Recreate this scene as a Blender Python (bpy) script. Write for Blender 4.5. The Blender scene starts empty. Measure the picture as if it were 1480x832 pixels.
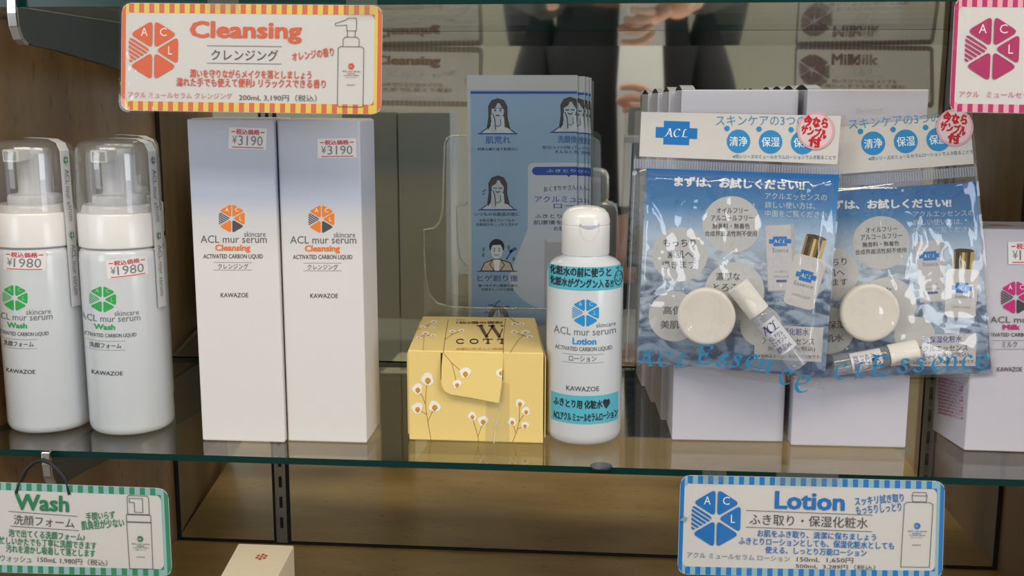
import bpy
import bmesh
import math
import random
from mathutils import Vector, Matrix, noise
random.seed(4)
S = bpy.context.scene
COL = S.collection

# ------------------------------------------------------------------ camera
F_PX = 1569.07
CAM = Vector((0.0, -0.75, 0.2612))
FW = Vector((-0.0845726, 0.98143603, -0.17213598))
RT = Vector((0.99628611, 0.08609352, 0.00137552))
UP = Vector((-0.01616978, 0.17138036, 0.98507224))
cam_data = bpy.data.cameras.new('camera')
cam_data.sensor_width = 36.0
cam_data.lens = F_PX / 1480 * 36.0
cam_data.clip_start = 0.01
cam = bpy.data.objects.new('camera', cam_data)
m3 = Matrix((RT, UP, -FW)).transposed()
cam.matrix_world = Matrix.Translation(CAM) @ m3.to_4x4()
COL.objects.link(cam)
S.camera = cam

# ------------------------------------------------------------------ world, lamps, exposure
S.view_settings.view_transform = 'Standard'
S.view_settings.look = 'None'
S.view_settings.gamma = 1.0
S.view_settings.use_curve_mapping = False
S.view_settings.exposure = -0.07
wd = bpy.data.worlds.new('shop_daylight')
wd.use_nodes = True
wd.node_tree.nodes['Background'].inputs[0].default_value = (0.84, 0.90, 1.0, 1)
wd.node_tree.nodes['Background'].inputs[1].default_value = 1.22
S.world = wd


def area(name, loc, target, sx, sy, power, col):
    d = bpy.data.lights.new(name, 'AREA')
    d.shape = 'RECTANGLE'
    d.size, d.size_y = sx, sy
    d.energy = power
    d.color = col
    o = bpy.data.objects.new(name, d)
    o.location = loc
    o.rotation_euler = (Vector(target) - Vector(loc)).to_track_quat('-Z', 'Y').to_euler()
    COL.objects.link(o)
    return o


area('ceiling_lamp', (-0.55, -1.0, 1.42), (-0.55, -1.0, 0), 1.1, 0.34, 15, (1.0, 0.90, 0.74))
area('ceiling_lamp', (0.75, -0.8, 1.42), (0.75, -0.8, 0), 1.1, 0.34, 15, (1.0, 0.88, 0.70))
area('shop_window_light', (2.3, -2.0, 0.55), (0, 0, 0.15), 0.9, 1.5, 18, (0.86, 0.93, 1.0))
area('shop_window_light', (-1.9, -2.3, 0.7), (0, 0, 0.15), 0.8, 1.2, 14, (0.84, 0.92, 1.0))
try:
    S.cycles.transparent_max_bounces = 40
    S.cycles.max_bounces = 14
    S.cycles.glossy_bounces = 7
    S.cycles.transmission_bounces = 8
    S.cycles.caustics_reflective = True
    S.cycles.blur_glossy = 0.4
    S.cycles.caustics_refractive = False
    S.cycles.use_denoising = True
    S.cycles.sample_clamp_indirect = 6
except Exception:
    pass

# ------------------------------------------------------------------ materials
MATS = {}


def lin(h, k=1.0):
    h = h.lstrip('#')
    v = [int(h[i:i + 2], 16) / 255 for i in (0, 2, 4)]
    v = [(x / 12.92 if x <= 0.04045 else ((x + 0.055) / 1.055) ** 2.4) * k for x in v]
    return tuple(min(0.92, x) for x in v) + (1,)


def plain(name, hexcol, rough=0.5, metal=0.0, k=1.0, spec=0.5, coat=0.0, sss=0.0, grain=0.0, bump=0.0, scale=300):
    if name in MATS:
        return MATS[name]
    m = bpy.data.materials.new(name)
    m.use_nodes = True
    nt = m.node_tree
    b = nt.nodes['Principled BSDF']
    b.inputs['Base Color'].default_value = lin(hexcol, k)
    b.inputs['Roughness'].default_value = rough
    b.inputs['Metallic'].default_value = metal
    b.inputs['Specular IOR Level'].default_value = spec
    b.inputs['Coat Weight'].default_value = coat
    b.inputs['Coat Roughness'].default_value = 0.08
    if sss:
        b.inputs['Subsurface Weight'].default_value = sss
        b.inputs['Subsurface Scale'].default_value = 0.004
    if grain or bump:
        tc = nt.nodes.new('ShaderNodeTexCoord')
        n = nt.nodes.new('ShaderNodeTexNoise')
        n.inputs['Scale'].default_value = scale
        n.inputs['Detail'].default_value = 4
        nt.links.new(tc.outputs['Object'], n.inputs['Vector'])
        if grain:
            mx = nt.nodes.new('ShaderNodeMixRGB')
            c = lin(hexcol, k)
            mx.inputs[1].default_value = tuple(x * (1 - grain) for x in c[:3]) + (1,)
            mx.inputs[2].default_value = tuple(min(.95, x * (1 + grain)) for x in c[:3]) + (1,)
            nt.links.new(n.outputs['Fac'], mx.inputs[0])
            nt.links.new(mx.outputs[0], b.inputs['Base Color'])
        if bump:
            bp = nt.nodes.new('ShaderNodeBump')
            bp.inputs['Strength'].default_value = bump
            bp.inputs['Distance'].default_value = 0.0006
            nt.links.new(n.outputs['Fac'], bp.inputs['Height'])
            nt.links.new(bp.outputs[0], b.inputs['Normal'])
    MATS[name] = m
    return m


def clear(name, tint=(0.95, 0.96, 0.95), f0=0.04, rough=0.0, haze=0.0, hazecol=(.9, .9, .9), bump=0.0, scale=120, dist=0.001, gain=1.0):
    """thin clear sheet: transparent body with a Fresnel-weighted mirror coat"""
    if name in MATS:
        return MATS[name]
    m = bpy.data.materials.new(name)
    m.use_nodes = True
    nt = m.node_tree
    nt.nodes.remove(nt.nodes['Principled BSDF'])
    out = nt.nodes['Material Output']
    tr = nt.nodes.new('ShaderNodeBsdfTransparent')
    tr.inputs[0].default_value = tint + (1,)
    gl = nt.nodes.new('ShaderNodeBsdfGlossy')
    gl.inputs['Roughness'].default_value = rough
    gl.inputs['Color'].default_value = (1, 1, 1, 1)
    lw = nt.nodes.new('ShaderNodeLayerWeight')
    lw.inputs['Blend'].default_value = 0.5
    pw = nt.nodes.new('ShaderNodeMath')
    pw.operation = 'POWER'
    pw.inputs[1].default_value = 5.0
    nt.links.new(lw.outputs['Facing'], pw.inputs[0])
    ma = nt.nodes.new('ShaderNodeMath')
    ma.operation = 'MULTIPLY_ADD'
    ma.inputs[1].default_value = (1 - f0) * gain
    ma.inputs[2].default_value = f0
    nt.links.new(pw.outputs[0], ma.inputs[0])
    mix = nt.nodes.new('ShaderNodeMixShader')
    nt.links.new(ma.outputs[0], mix.inputs[0])
    last = tr
    if haze:
        df = nt.nodes.new('ShaderNodeBsdfDiffuse')
        df.inputs[0].default_value = hazecol + (1,)
        m2 = nt.nodes.new('ShaderNodeMixShader')
        m2.inputs[0].default_value = haze
        nt.links.new(tr.outputs[0], m2.inputs[1])
        nt.links.new(df.outputs[0], m2.inputs[2])
        last = m2
    nt.links.new(last.outputs[0], mix.inputs[1])
    nt.links.new(gl.outputs[0], mix.inputs[2])
    if bump:
        tc = nt.nodes.new('ShaderNodeTexCoord')
        n = nt.nodes.new('ShaderNodeTexNoise')
        n.inputs['Scale'].default_value = scale
        n.inputs['Detail'].default_value = 2
        nt.links.new(tc.outputs['Object'], n.inputs['Vector'])
        bp = nt.nodes.new('ShaderNodeBump')
        bp.inputs['Strength'].default_value = bump
        bp.inputs['Distance'].default_value = dist
        nt.links.new(n.outputs['Fac'], bp.inputs['Height'])
        for s in (gl, lw):
            nt.links.new(bp.outputs[0], s.inputs['Normal'])
    nt.links.new(mix.outputs[0], out.inputs[0])
    MATS[name] = m
    return m


def plywood(name, c0, c1, fleck, rough=0.5, axis='Z', coat=0.0):
    m = bpy.data.materials.new(name)
    m.use_nodes = True
    nt = m.node_tree
    b = nt.nodes['Principled BSDF']
    tc = nt.nodes.new('ShaderNodeTexCoord')

    def nz(scl, sc, det):
        mp = nt.nodes.new('ShaderNodeMapping')
        mp.inputs['Scale'].default_value = scl
        n = nt.nodes.new('ShaderNodeTexNoise')
        n.inputs['Scale'].default_value = sc
        n.inputs['Detail'].default_value = det
        nt.links.new(tc.outputs['Object'], mp.inputs[0])
        nt.links.new(mp.outputs[0], n.inputs['Vector'])
        return n
    st = (1, 1, 0.18) if axis == 'Z' else (0.3, 1, 1)
    a = nz(st, 26, 6)
    f = nz((1, 1, 0.3) if axis == 'Z' else (0.5, 1, 1), 160, 3)
    r = nt.nodes.new('ShaderNodeValToRGB')
    r.color_ramp.elements[0].position = 0.35
    r.color_ramp.elements[0].color = lin(c0)
    r.color_ramp.elements[1].position = 0.65
    r.color_ramp.elements[1].color = lin(c1)
    nt.links.new(a.outputs['Fac'], r.inputs[0])
    r2 = nt.nodes.new('ShaderNodeValToRGB')
    r2.color_ramp.elements[0].position = 0.62
    r2.color_ramp.elements[0].color = (0, 0, 0, 1)
    r2.color_ramp.elements[1].position = 0.74
    r2.color_ramp.elements[1].color = (0.7, 0.7, 0.7, 1)
    nt.links.new(f.outputs['Fac'], r2.inputs[0])
    mx = nt.nodes.new('ShaderNodeMixRGB')
    mx.inputs[2].default_value = lin(fleck)
    nt.links.new(r2.outputs[0], mx.inputs[0])
    nt.links.new(r.outputs[0], mx.inputs[1])
    nt.links.new(mx.outputs[0], b.inputs['Base Color'])
    b.inputs['Roughness'].default_value = rough
    b.inputs['Coat Weight'].default_value = coat
    b.inputs['Coat Roughness'].default_value = 0.25
    bp = nt.nodes.new('ShaderNodeBump')
    bp.inputs['Strength'].default_value = 0.25
    bp.inputs['Distance'].default_value = 0.0005
    nt.links.new(f.outputs['Fac'], bp.inputs['Height'])
    nt.links.new(bp.outputs[0], b.inputs['Normal'])
    return m


def paper_t(name, h):
    """paper that lets some light through"""
    m = plain(name, h, .45)
    nt = m.node_tree
    b = nt.nodes['Principled BSDF']
    t = nt.nodes.new('ShaderNodeBsdfTranslucent')
    t.inputs[0].default_value = lin(h)
    x = nt.nodes.new('ShaderNodeMixShader')
    x.inputs[0].default_value = 0.2
    nt.links.new(b.outputs[0], x.inputs[1])
    nt.links.new(t.outputs[0], x.inputs[2])
    nt.links.new(x.outputs[0], nt.nodes['Material Output'].inputs[0])
    return m


def mirror_mat():
    m = bpy.data.materials.new('aged_mirror')
    m.use_nodes = True
    nt = m.node_tree
    b = nt.nodes['Principled BSDF']
    b.inputs['Metallic'].default_value = 1.0
    b.inputs['Roughness'].default_value = 0.03
    tc = nt.nodes.new('ShaderNodeTexCoord')
    n = nt.nodes.new('ShaderNodeTexNoise')
    n.inputs['Scale'].default_value = 14
    n.inputs['Detail'].default_value = 5
    nt.links.new(tc.outputs['Object'], n.inputs['Vector'])
    r = nt.nodes.new('ShaderNodeValToRGB')
    r.color_ramp.elements[0].color = (0.64, 0.65, 0.58, 1)
    r.color_ramp.elements[1].color = (0.74, 0.75, 0.69, 1)
    nt.links.new(n.outputs['Fac'], r.inputs[0])
    nt.links.new(r.outputs[0], b.inputs['Base Color'])
    return m


def card_print(name, seed):
    """sky-to-water photo print of the trial card, driven by the card's own generated coordinates"""
    m = bpy.data.materials.new(name)
    m.use_nodes = True
    nt = m.node_tree
    b = nt.nodes['Principled BSDF']
    b.inputs['Roughness'].default_value = 0.4
    tc = nt.nodes.new('ShaderNodeTexCoord')
    sp = nt.nodes.new('ShaderNodeSeparateXYZ')
    nt.links.new(tc.outputs['Generated'], sp.inputs[0])
    r = nt.nodes.new('ShaderNodeValToRGB')
    cr = r.color_ramp
    cr.elements[0].position = 0.0
    cr.elements[0].color = lin('748ca8')
    cr.elements[1].position = 1.0
    cr.elements[1].color = lin('1a66aa')
    for p, c in ((0.35, 'a2b3c6'), (0.55, 'c6d3e0'), (0.68, 'b4c9de'), (0.82, '4685bb')):
        e = cr.elements.new(p)
        e.color = lin(c)
    nt.links.new(sp.outputs['Z'], r.inputs[0])
    mp = nt.nodes.new('ShaderNodeMapping')
    mp.inputs['Scale'].default_value = (4.5, 1, 8)
    mp.inputs['Location'].default_value = (seed, seed, seed)
    nt.links.new(tc.outputs['Generated'], mp.inputs[0])
    n = nt.nodes.new('ShaderNodeTexNoise')
    n.inputs['Scale'].default_value = 1.1
    n.inputs['Detail'].default_value = 5
    n.inputs['Distortion'].default_value = 2.2
    nt.links.new(mp.outputs[0], n.inputs['Vector'])
    r2 = nt.nodes.new('ShaderNodeValToRGB')
    r2.color_ramp.elements[0].position = 0.43
    r2.color_ramp.elements[0].color = (0, 0, 0, 1)
    r2.color_ramp.elements[1].position = 0.58
    r2.color_ramp.elements[1].color = (1, 1, 1, 1)
    nt.links.new(n.outputs['Fac'], r2.inputs[0])
    r3 = nt.nodes.new('ShaderNodeValToRGB')  # waves only on the lower part of the print
    r3.color_ramp.elements[0].position = 0.4
    r3.color_ramp.elements[0].color = (0.95, 0.95, 0.95, 1)
    r3.color_ramp.elements[1].position = 0.72
    r3.color_ramp.elements[1].color = (0, 0, 0, 1)
    nt.links.new(sp.outputs['Z'], r3.inputs[0])
    mm = nt.nodes.new('ShaderNodeMath')
    mm.operation = 'MULTIPLY'
    nt.links.new(r2.outputs[0], mm.inputs[0])
    nt.links.new(r3.outputs[0], mm.inputs[1])
    mx = nt.nodes.new('ShaderNodeMixRGB')
    mx.inputs[2].default_value = lin('3c5678')
    nt.links.new(mm.outputs[0], mx.inputs[0])
    nt.links.new(r.outputs[0], mx.inputs[1])
    nt.links.new(mx.outputs[0], b.inputs['Base Color'])
    return m


def carton_gradient():
    m = bpy.data.materials.new('pearl_card_blue_fade')
    m.use_nodes = True
    nt = m.node_tree
    b = nt.nodes['Principled BSDF']
    b.inputs['Roughness'].default_value = 0.42
    b.inputs['Coat Weight'].default_value = 0.12
    tc = nt.nodes.new('ShaderNodeTexCoord')
    sp = nt.nodes.new('ShaderNodeSeparateXYZ')
    nt.links.new(tc.outputs['Generated'], sp.inputs[0])
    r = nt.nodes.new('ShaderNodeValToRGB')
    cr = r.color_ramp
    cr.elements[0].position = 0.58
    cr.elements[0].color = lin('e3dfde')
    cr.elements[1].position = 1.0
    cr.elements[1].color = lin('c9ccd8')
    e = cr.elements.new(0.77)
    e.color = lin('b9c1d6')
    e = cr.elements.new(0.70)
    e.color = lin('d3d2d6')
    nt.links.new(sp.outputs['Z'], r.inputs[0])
    nt.links.new(r.outputs[0], b.inputs['Base Color'])
    return m


PK = 1.15   # print colours are read off the photograph, where the light is dimmer than white


def ink(h, rough=0.5):
    return plain('ink_' + h, h, rough, k=PK)


# ------------------------------------------------------------------ objects
WLOC = {}


def tag(o, label=None, cat=None, group=None, kind=None):
    if label:
        o['label'] = label
    if cat:
        o['category'] = cat
    if group:
        o['group'] = group
    if kind:
        o['kind'] = kind
    return o


def thing(name, loc, label, cat, group=None):
    o = bpy.data.objects.new(name, None)
    o.empty_display_size = 0.01
    o.location = loc
    COL.objects.link(o)
    WLOC[o] = Vector(loc)
    return tag(o, label, cat, group)


def mk(name, verts, faces, mats, parent=None, mi=None, smooth=False, loc=None):
    """one mesh object; verts are world points, stored relative to the object that carries them"""
    off = WLOC[parent] if parent is not None else Vector(loc or (0, 0, 0))
    me = bpy.data.meshes.new(name)
    me.from_pydata([tuple(Vector(v) - off) for v in verts], [], faces)
    for m in (mats if isinstance(mats, (list, tuple)) else [mats]):
        me.materials.append(m)
    if mi:
        me.polygons.foreach_set('material_index', mi)
    if smooth:
        me.polygons.foreach_set('use_smooth', [True] * len(me.polygons))
    me.update()
    o = bpy.data.objects.new(name, me)
    COL.objects.link(o)
    if parent is not None:
        o.parent = parent
    else:
        o.location = off
    WLOC[o] = off.copy()
    return o


def fixn(o, bev=0.0, seg=2, smooth_angle=None):
    bm = bmesh.new()
    bm.from_mesh(o.data)
    bmesh.ops.recalc_face_normals(bm, faces=bm.faces)
    if bev:
        bmesh.ops.bevel(bm, geom=list(bm.edges), offset=bev, segments=seg, affect='EDGES', profile=0.5)
    if smooth_angle:
        for f in bm.faces:
            f.smooth = True
        for e in bm.edges:
            if len(e.link_faces) == 2 and e.calc_face_angle(0) > math.radians(smooth_angle):
                e.smooth = False
    bm.to_mesh(o.data)
    bm.free()
    return o


def prism(name, foot, z0, z1, mat, parent=None, bev=0.0, loc=None, seg=2):
    """vertical prism over a footprint of (x, y)"""
    n = len(foot)
    v = [(x, y, z0) for x, y in foot] + [(x, y, z1) for x, y in foot]
    f = [tuple(range(n)), tuple(range(n, 2 * n))] + [(i, (i + 1) % n, n + (i + 1) % n, n + i) for i in range(n)]
    return fixn(mk(name, v, f, mat, parent, loc=loc), bev, seg)


def box(name, x0, x1, y0, y1, z0, z1, mat, parent=None, bev=0.0, loc=None, seg=2):
    return prism(name, [(x0, y0), (x1, y0), (x1, y1), (x0, y1)], z0, z1, mat, parent, bev, loc, seg)


def lathe(name, cx, cy, prof, mat, parent=None, seg=64, ang=35, loc=None, mats=None, mi=None):
    v, f, ml = [], [], []
    for i in range(seg):
        a = 2 * math.pi * i / seg
        for r, z in prof:
            v.append((cx + r * math.sin(a), cy - r * math.cos(a), z))
    n = len(prof)
    for i in range(seg):
        j = (i + 1) % seg
        for k in range(n - 1):
            f.append((i * n + k, j * n + k, j * n + k + 1, i * n + k + 1))
            ml.append(mi[k] if mi else 0)
    o = mk(name, v, f, mats or mat, parent, mi=ml if mi else None, loc=loc)
    bm = bmesh.new()
    bm.from_mesh(o.data)
    bmesh.ops.remove_doubles(bm, verts=bm.verts, dist=1e-6)
    bmesh.ops.recalc_face_normals(bm, faces=bm.faces)
    for fc in bm.faces:
        fc.smooth = True
    for e in bm.edges:
        if len(e.link_faces) == 2 and e.calc_face_angle(0) > math.radians(ang):
            e.smooth = False
    bm.to_mesh(o.data)
    bm.free()
    return o


def tube(name, pts, rad, mat, parent=None, seg=10, loc=None):
    pts = [Vector(p) for p in pts]
    rads = rad if isinstance(rad, (list, tuple)) else [rad] * len(pts)
    v, f = [], []
    ref = Vector((0.13, 0.41, 0.9)).normalized()
    for i, p in enumerate(pts):
        t = (pts[min(i + 1, len(pts) - 1)] - pts[max(i - 1, 0)]).normalized()
        a = t.cross(ref).normalized()
        b = t.cross(a)
        for k in range(seg):
            an = 2 * math.pi * k / seg
            v.append(p + (a * math.cos(an) + b * math.sin(an)) * rads[i])
    for i in range(len(pts) - 1):
        for k in range(seg):
            f.append((i * seg + k, i * seg + (k + 1) % seg, (i + 1) * seg + (k + 1) % seg, (i + 1) * seg + k))
    f.append(tuple(range(seg)))
    f.append(tuple(range((len(pts) - 1) * seg, len(pts) * seg)))
    return fixn(mk(name, v, f, mat, parent, loc=loc), smooth_angle=50)


# ------------------------------------------------------------------ flat print
def ray_plane(px, py, p0, n):
    """the point of a real plane that is seen at photograph pixel (px, py)"""
    d = FW + RT * ((px - 740) / F_PX) - UP * ((py - 416) / F_PX)
    return CAM + d * ((p0 - CAM).dot(n) / d.dot(n))


def plane_map(p0, n):
    p0, n = Vector(p0), Vector(n).normalized()
    return lambda x, y, off: ray_plane(x, y, p0, n) + n * off


def yplane(Y):
    return plane_map((0, Y, 0), (0, -1, 0))


GLYPH = {}


def glyphs(body, bold):
    key = (body, bold)
    if key not in GLYPH:
        c = bpy.data.curves.new('t', 'FONT')
        c.body = body
        c.resolution_u = 2
        c.offset = bold
        o = bpy.data.objects.new('t', c)
        me = bpy.data.meshes.new_from_object(o)
        vs = [(v.co.x, v.co.y) for v in me.vertices]
        fs = [tuple(p.vertices) for p in me.polygons]
        bpy.data.objects.remove(o)
        bpy.data.curves.remove(c)
        bpy.data.meshes.remove(me)
        xs = [v[0] for v in vs] or [0, 1]
        ys = [v[1] for v in vs] or [0, 1]
        GLYPH[key] = (vs, fs, min(xs), max(xs), min(ys), max(ys))
    return GLYPH[key]


def arc(cx, cy, rx, ry, a0, a1, n=12):
    return [(cx + rx * math.cos(math.radians(a0 + (a1 - a0) * i / n)), cy + ry * math.sin(math.radians(a0 + (a1 - a0) * i / n))) for i in range(n + 1)]


def ring(cx, cy, rx, ry=None, n=36):
    return arc(cx, cy, rx, ry or rx, 0, 360, n)[:-1]


def rrect(x0, y0, x1, y1, r, n=6):
    return (arc(x0 + r, y0 + r, r, r, 180, 270, n) + arc(x1 - r, y0 + r, r, r, 270, 360, n)
            + arc(x1 - r, y1 - r, r, r, 0, 90, n) + arc(x0 + r, y1 - r, r, r, 90, 180, n))


def clip_half(poly, px, py, nx, ny):
    out = []
    for i in range(len(poly)):
        a, b = poly[i], poly[(i + 1) % len(poly)]
        da = (a[0] - px) * nx + (a[1] - py) * ny
        db = (b[0] - px) * nx + (b[1] - py) * ny
        if da >= 0:
            out.append(a)
        if (da >= 0) != (db >= 0):
            t = da / (da - db)
            out.append((a[0] + (b[0] - a[0]) * t, a[1] + (b[1] - a[1]) * t))
    return out


class Print:
    """collects flat shapes given on a surface and links them as one mesh"""

    def __init__(self, fmap, base=0.00010, step=0.00005, xf=None, sub=0):
        self.f, self.base, self.step, self.xf = fmap, base, step, xf
        self.v, self.fc, self.mi, self.m = [], [], [], []
        self.sub = sub

    def mat(self, c):
        m = ink(c) if isinstance(c, str) else c
        if m not in self.m:
            self.m.append(m)
        return self.m.index(m)

    def add(self, pts, faces, c, L):
        k = len(self.v)
        i = self.mat(c)
        for x, y in pts:
            if self.xf:
                x, y = self.xf(x, y)
            self.v.append(self.f(x, y, self.base + self.step * L))
        for f in faces:
            self.fc.append(tuple(k + a for a in f))
            self.mi.append(i)

    def poly(self, pts, c, L=0):
        if len(pts) > 2 and self.sub:     # slice convex shapes so that they follow a curved wall
            lo, hi = min(q[0] for q in pts), max(q[0] for q in pts)
            n = max(1, int((hi - lo) / self.sub))
            for i in range(n):
                a, b = lo + (hi - lo) * i / n, lo + (hi - lo) * (i + 1) / n
                s = clip_half(clip_half(pts, a, 0, 1, 0), b, 0, -1, 0)
                if len(s) > 2:
                    self.add(s, [tuple(range(len(s)))], c, L)
        elif len(pts) > 2:
            self.add(pts, [tuple(range(len(pts)))], c, L)

    def fan(self, pts, c, L=0):
        cx = sum(p[0] for p in pts) / len(pts)
        cy = sum(p[1] for p in pts) / len(pts)
        n = len(pts)
        self.add([(cx, cy)] + list(pts), [(0, i + 1, (i + 1) % n + 1) for i in range(n)], c, L)

    def grid(self, x0, y0, x1, y1, c, L=0, n=12, rot=0, m=1):
        cx, cy = (x0 + x1) / 2, (y0 + y1) / 2
        cs, sn = math.cos(math.radians(rot)), math.sin(math.radians(rot))
        pts = []
        for j in range(m + 1):
            for i in range(n + 1):
                x, y = x0 + (x1 - x0) * i / n - cx, y0 + (y1 - y0) * j / m - cy
                pts.append((cx + x * cs - y * sn, cy + x * sn + y * cs))
        self.add(pts, [(j * (n + 1) + i, j * (n + 1) + i + 1, (j + 1) * (n + 1) + i + 1, (j + 1) * (n + 1) + i) for j in range(m) for i in range(n)], c, L)

    def line(self, pts, w, c, L=1, closed=False):
        pts = list(pts)
        if closed:
            pts.append(pts[0])
        for a, b in zip(pts, pts[1:]):
            dx, dy = b[0] - a[0], b[1] - a[1]
            d = math.hypot(dx, dy) or 1
            ex, ey = dx / d * w * .35, dy / d * w * .35
            nx, ny = -dy / d * w / 2, dx / d * w / 2
            k = max(1, int(d / 4))
            P = []
            for i in range(k + 1):
                x = a[0] - ex + (dx + 2 * ex) * i / k
                y = a[1] - ey + (dy + 2 * ey) * i / k
                P += [(x + nx, y + ny), (x - nx, y - ny)]
            self.add(P, [(2 * i, 2 * i + 1, 2 * i + 3, 2 * i + 2) for i in range(k)], c, L)

    def pen(self, pts, w, ang, c, L=1, thin=0.25):
        """broad-nib pen stroke"""
        nx, ny = math.cos(math.radians(ang)) * w / 2, -math.sin(math.radians(ang)) * w / 2
        tx, ty = ny * thin, -nx * thin
        for a, b in zip(pts, pts[1:]):
            self.poly([(a[0] - nx, a[1] - ny), (a[0] + nx, a[1] + ny), (b[0] + nx, b[1] + ny), (b[0] - nx, b[1] - ny)], c, L)
            self.poly([(a[0] - tx, a[1] - ty), (a[0] + tx, a[1] + ty), (b[0] + tx, b[1] + ty), (b[0] - tx, b[1] - ty)], c, L + .3)

    def text(self, body, x0, y0, x1, y1, c='444444', bold=0.0, rot=0, L=2, shear=0, vert=False, wob=0, _n=False):
        """ink box (x0,y0)-(x1,y1) before rotation; y grows downwards"""
        vs, fs, a, b, lo, hi = glyphs(body, 0)
        cx, cy = (x0 + x1) / 2, (y0 + y1) / 2
        cs, sn = math.cos(math.radians(rot)), math.sin(math.radians(rot))
        bx = max(0, bold) * (x1 - x0) / (b - a)
        by = max(0, bold) * (y1 - y0) / (hi - lo) * .8
        if bold > 0 and not _n:     # heavier weight: the same glyphs struck again around the centre
            ks = [(-1, -.6), (1, -.6), (-1, .6), (1, .6)] if bold < .025 else [(-1, -.8), (0, -1), (1, -.8), (-1.1, 0), (1.1, 0), (-1, .8), (0, 1), (1, .8)]
            for kk, (u, w) in enumerate(ks):
                self.text(body, x0 + bx + u * bx, y0 + by + w * by, x1 - bx + u * bx, y1 - by + w * by, c, bold, rot, L + .15 * kk, shear, vert, wob, True)
            return
        pts = []
        for x, y in vs:
            X = (x - a) / (b - a) * (x1 - x0) + x0 - cx
            Y = -((y - lo) / (hi - lo) - 0.5) * (y1 - y0)
            X -= Y * shear
            if wob:
                X += wob * math.sin(Y * .9 + X * .21)
                Y += wob * math.sin(X * .33 + 1.1)
            pts.append((cx + X * cs - Y * sn, cy + X * sn + Y * cs))
        self.add(pts, fs, c, L)

    def build(self, name, parent, label=None):
        o = mk(name, self.v, self.fc, self.m, parent, mi=self.mi)
        if label:
            o['label'] = label
        return o


def wheel(p, cx, cy, r, col, letters='f2f0ee', lower=None, stripe=None, gap=None, hollow=True, L=1, rot=0, sx=1.0):
    """six-petal hexagon emblem: A, C, L petals, a striped petal on the left"""
    gap = gap if gap is not None else r * 0.085
    rc = r * 0.10

    def V(a, q):
        return (q * math.cos(math.radians(a)) * sx, -q * math.sin(math.radians(a)))

    for k, mid in enumerate((60, 0, -60, -120, 180, 120)):
        C0, A, B = (0, 0), V(mid + 30, r), V(mid - 30, r)
        tri = [C0, A, B]
        g = (C0[0] + A[0] + B[0]) / 3, (C0[1] + A[1] + B[1]) / 3
        q = 1 - gap * 1.9 / r
        tri = [(g[0] + (x - g[0]) * q, g[1] + (y - g[1]) * q) for x, y in tri]
        pts = []
        for i in range(3):
            P, N, Q = tri[i - 1], tri[i], tri[(i + 1) % 3]
            u = Vector((P[0] - N[0], P[1] - N[1])).normalized() * rc * 1.7
            w = Vector((Q[0] - N[0], Q[1] - N[1])).normalized() * rc * 1.7
            a, b = Vector(N) + u, Vector(N) + w
            for t in (0, .25, .5, .75, 1):
                s = a * (1 - t) ** 2 + Vector(N) * 2 * t * (1 - t) + b * t ** 2
                pts.append((s.x, s.y))
        tr = lambda L_: [(cx + x * math.cos(rot) - y * math.sin(rot), cy + x * math.sin(rot) + y * math.cos(rot)) for x, y in L_]
        if mid == 180:
            sc = stripe or col
            n = 6
            ang = math.radians(-31)
            nx, ny = math.sin(ang), math.cos(ang)
            ds = [x * nx + y * ny for x, y in pts]
            lo, hi = min(ds), max(ds)
            w = (hi - lo) / (n - 1 + .6)
            for i in range(n):
                a0 = lo + i * w
                s = clip_half(pts, nx * a0, ny * a0, nx, ny)
                if len(s) > 2:
                    s = clip_half(s, nx * (a0 + w * .6), ny * (a0 + w * .6), -nx, -ny)
                if len(s) > 2:
                    p.poly(tr(s), sc, L)
        else:
            p.poly(tr(pts), lower if (mid == -60 and lower) else col, L)
    if letters:
        for ch, a, q in (('A', 120, .66), ('C', 60, .66), ('L', 0, .62)):
            x, y = V(a, r * q)
            h = r * .13
            if ch == 'A':
                x += r * .02
                y += r * .0
            p.text(ch, cx + x - h * .85, cy + y - h, cx + x + h * (.85 if ch != 'L' else .2), cy + y + h, letters, 0, L=L + 1)


def mark(p, cx, cy, w, h, col='1170b8', txt='e8eef4', rot=0, L=1):
    """blue stepped-cross mark with script ACL"""
    cs, sn = math.cos(math.radians(rot)), math.sin(math.radians(rot))
    R = lambda pts: [(cx + x * cs - y * sn, cy + x * sn + y * cs) for x, y in pts]
    W, H = w / 2, h / 2
    p.poly(R([(-W, -H * .45), (W, -H * .45), (W, H * .45), (-W, H * .45)]), col, L)
    p.poly(R([(-W * .62, -H), (W * .62, -H), (W * .62, -H * .45), (-W * .62, -H * .45)]), col, L)
    p.poly(R([(-W * .62, H * .45), (W * .62, H * .45), (W * .62, H), (-W * .62, H)]), col, L)
    script_acl(p, cx, cy, w * .52, h * .36, txt, rot, L + 1)


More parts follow.
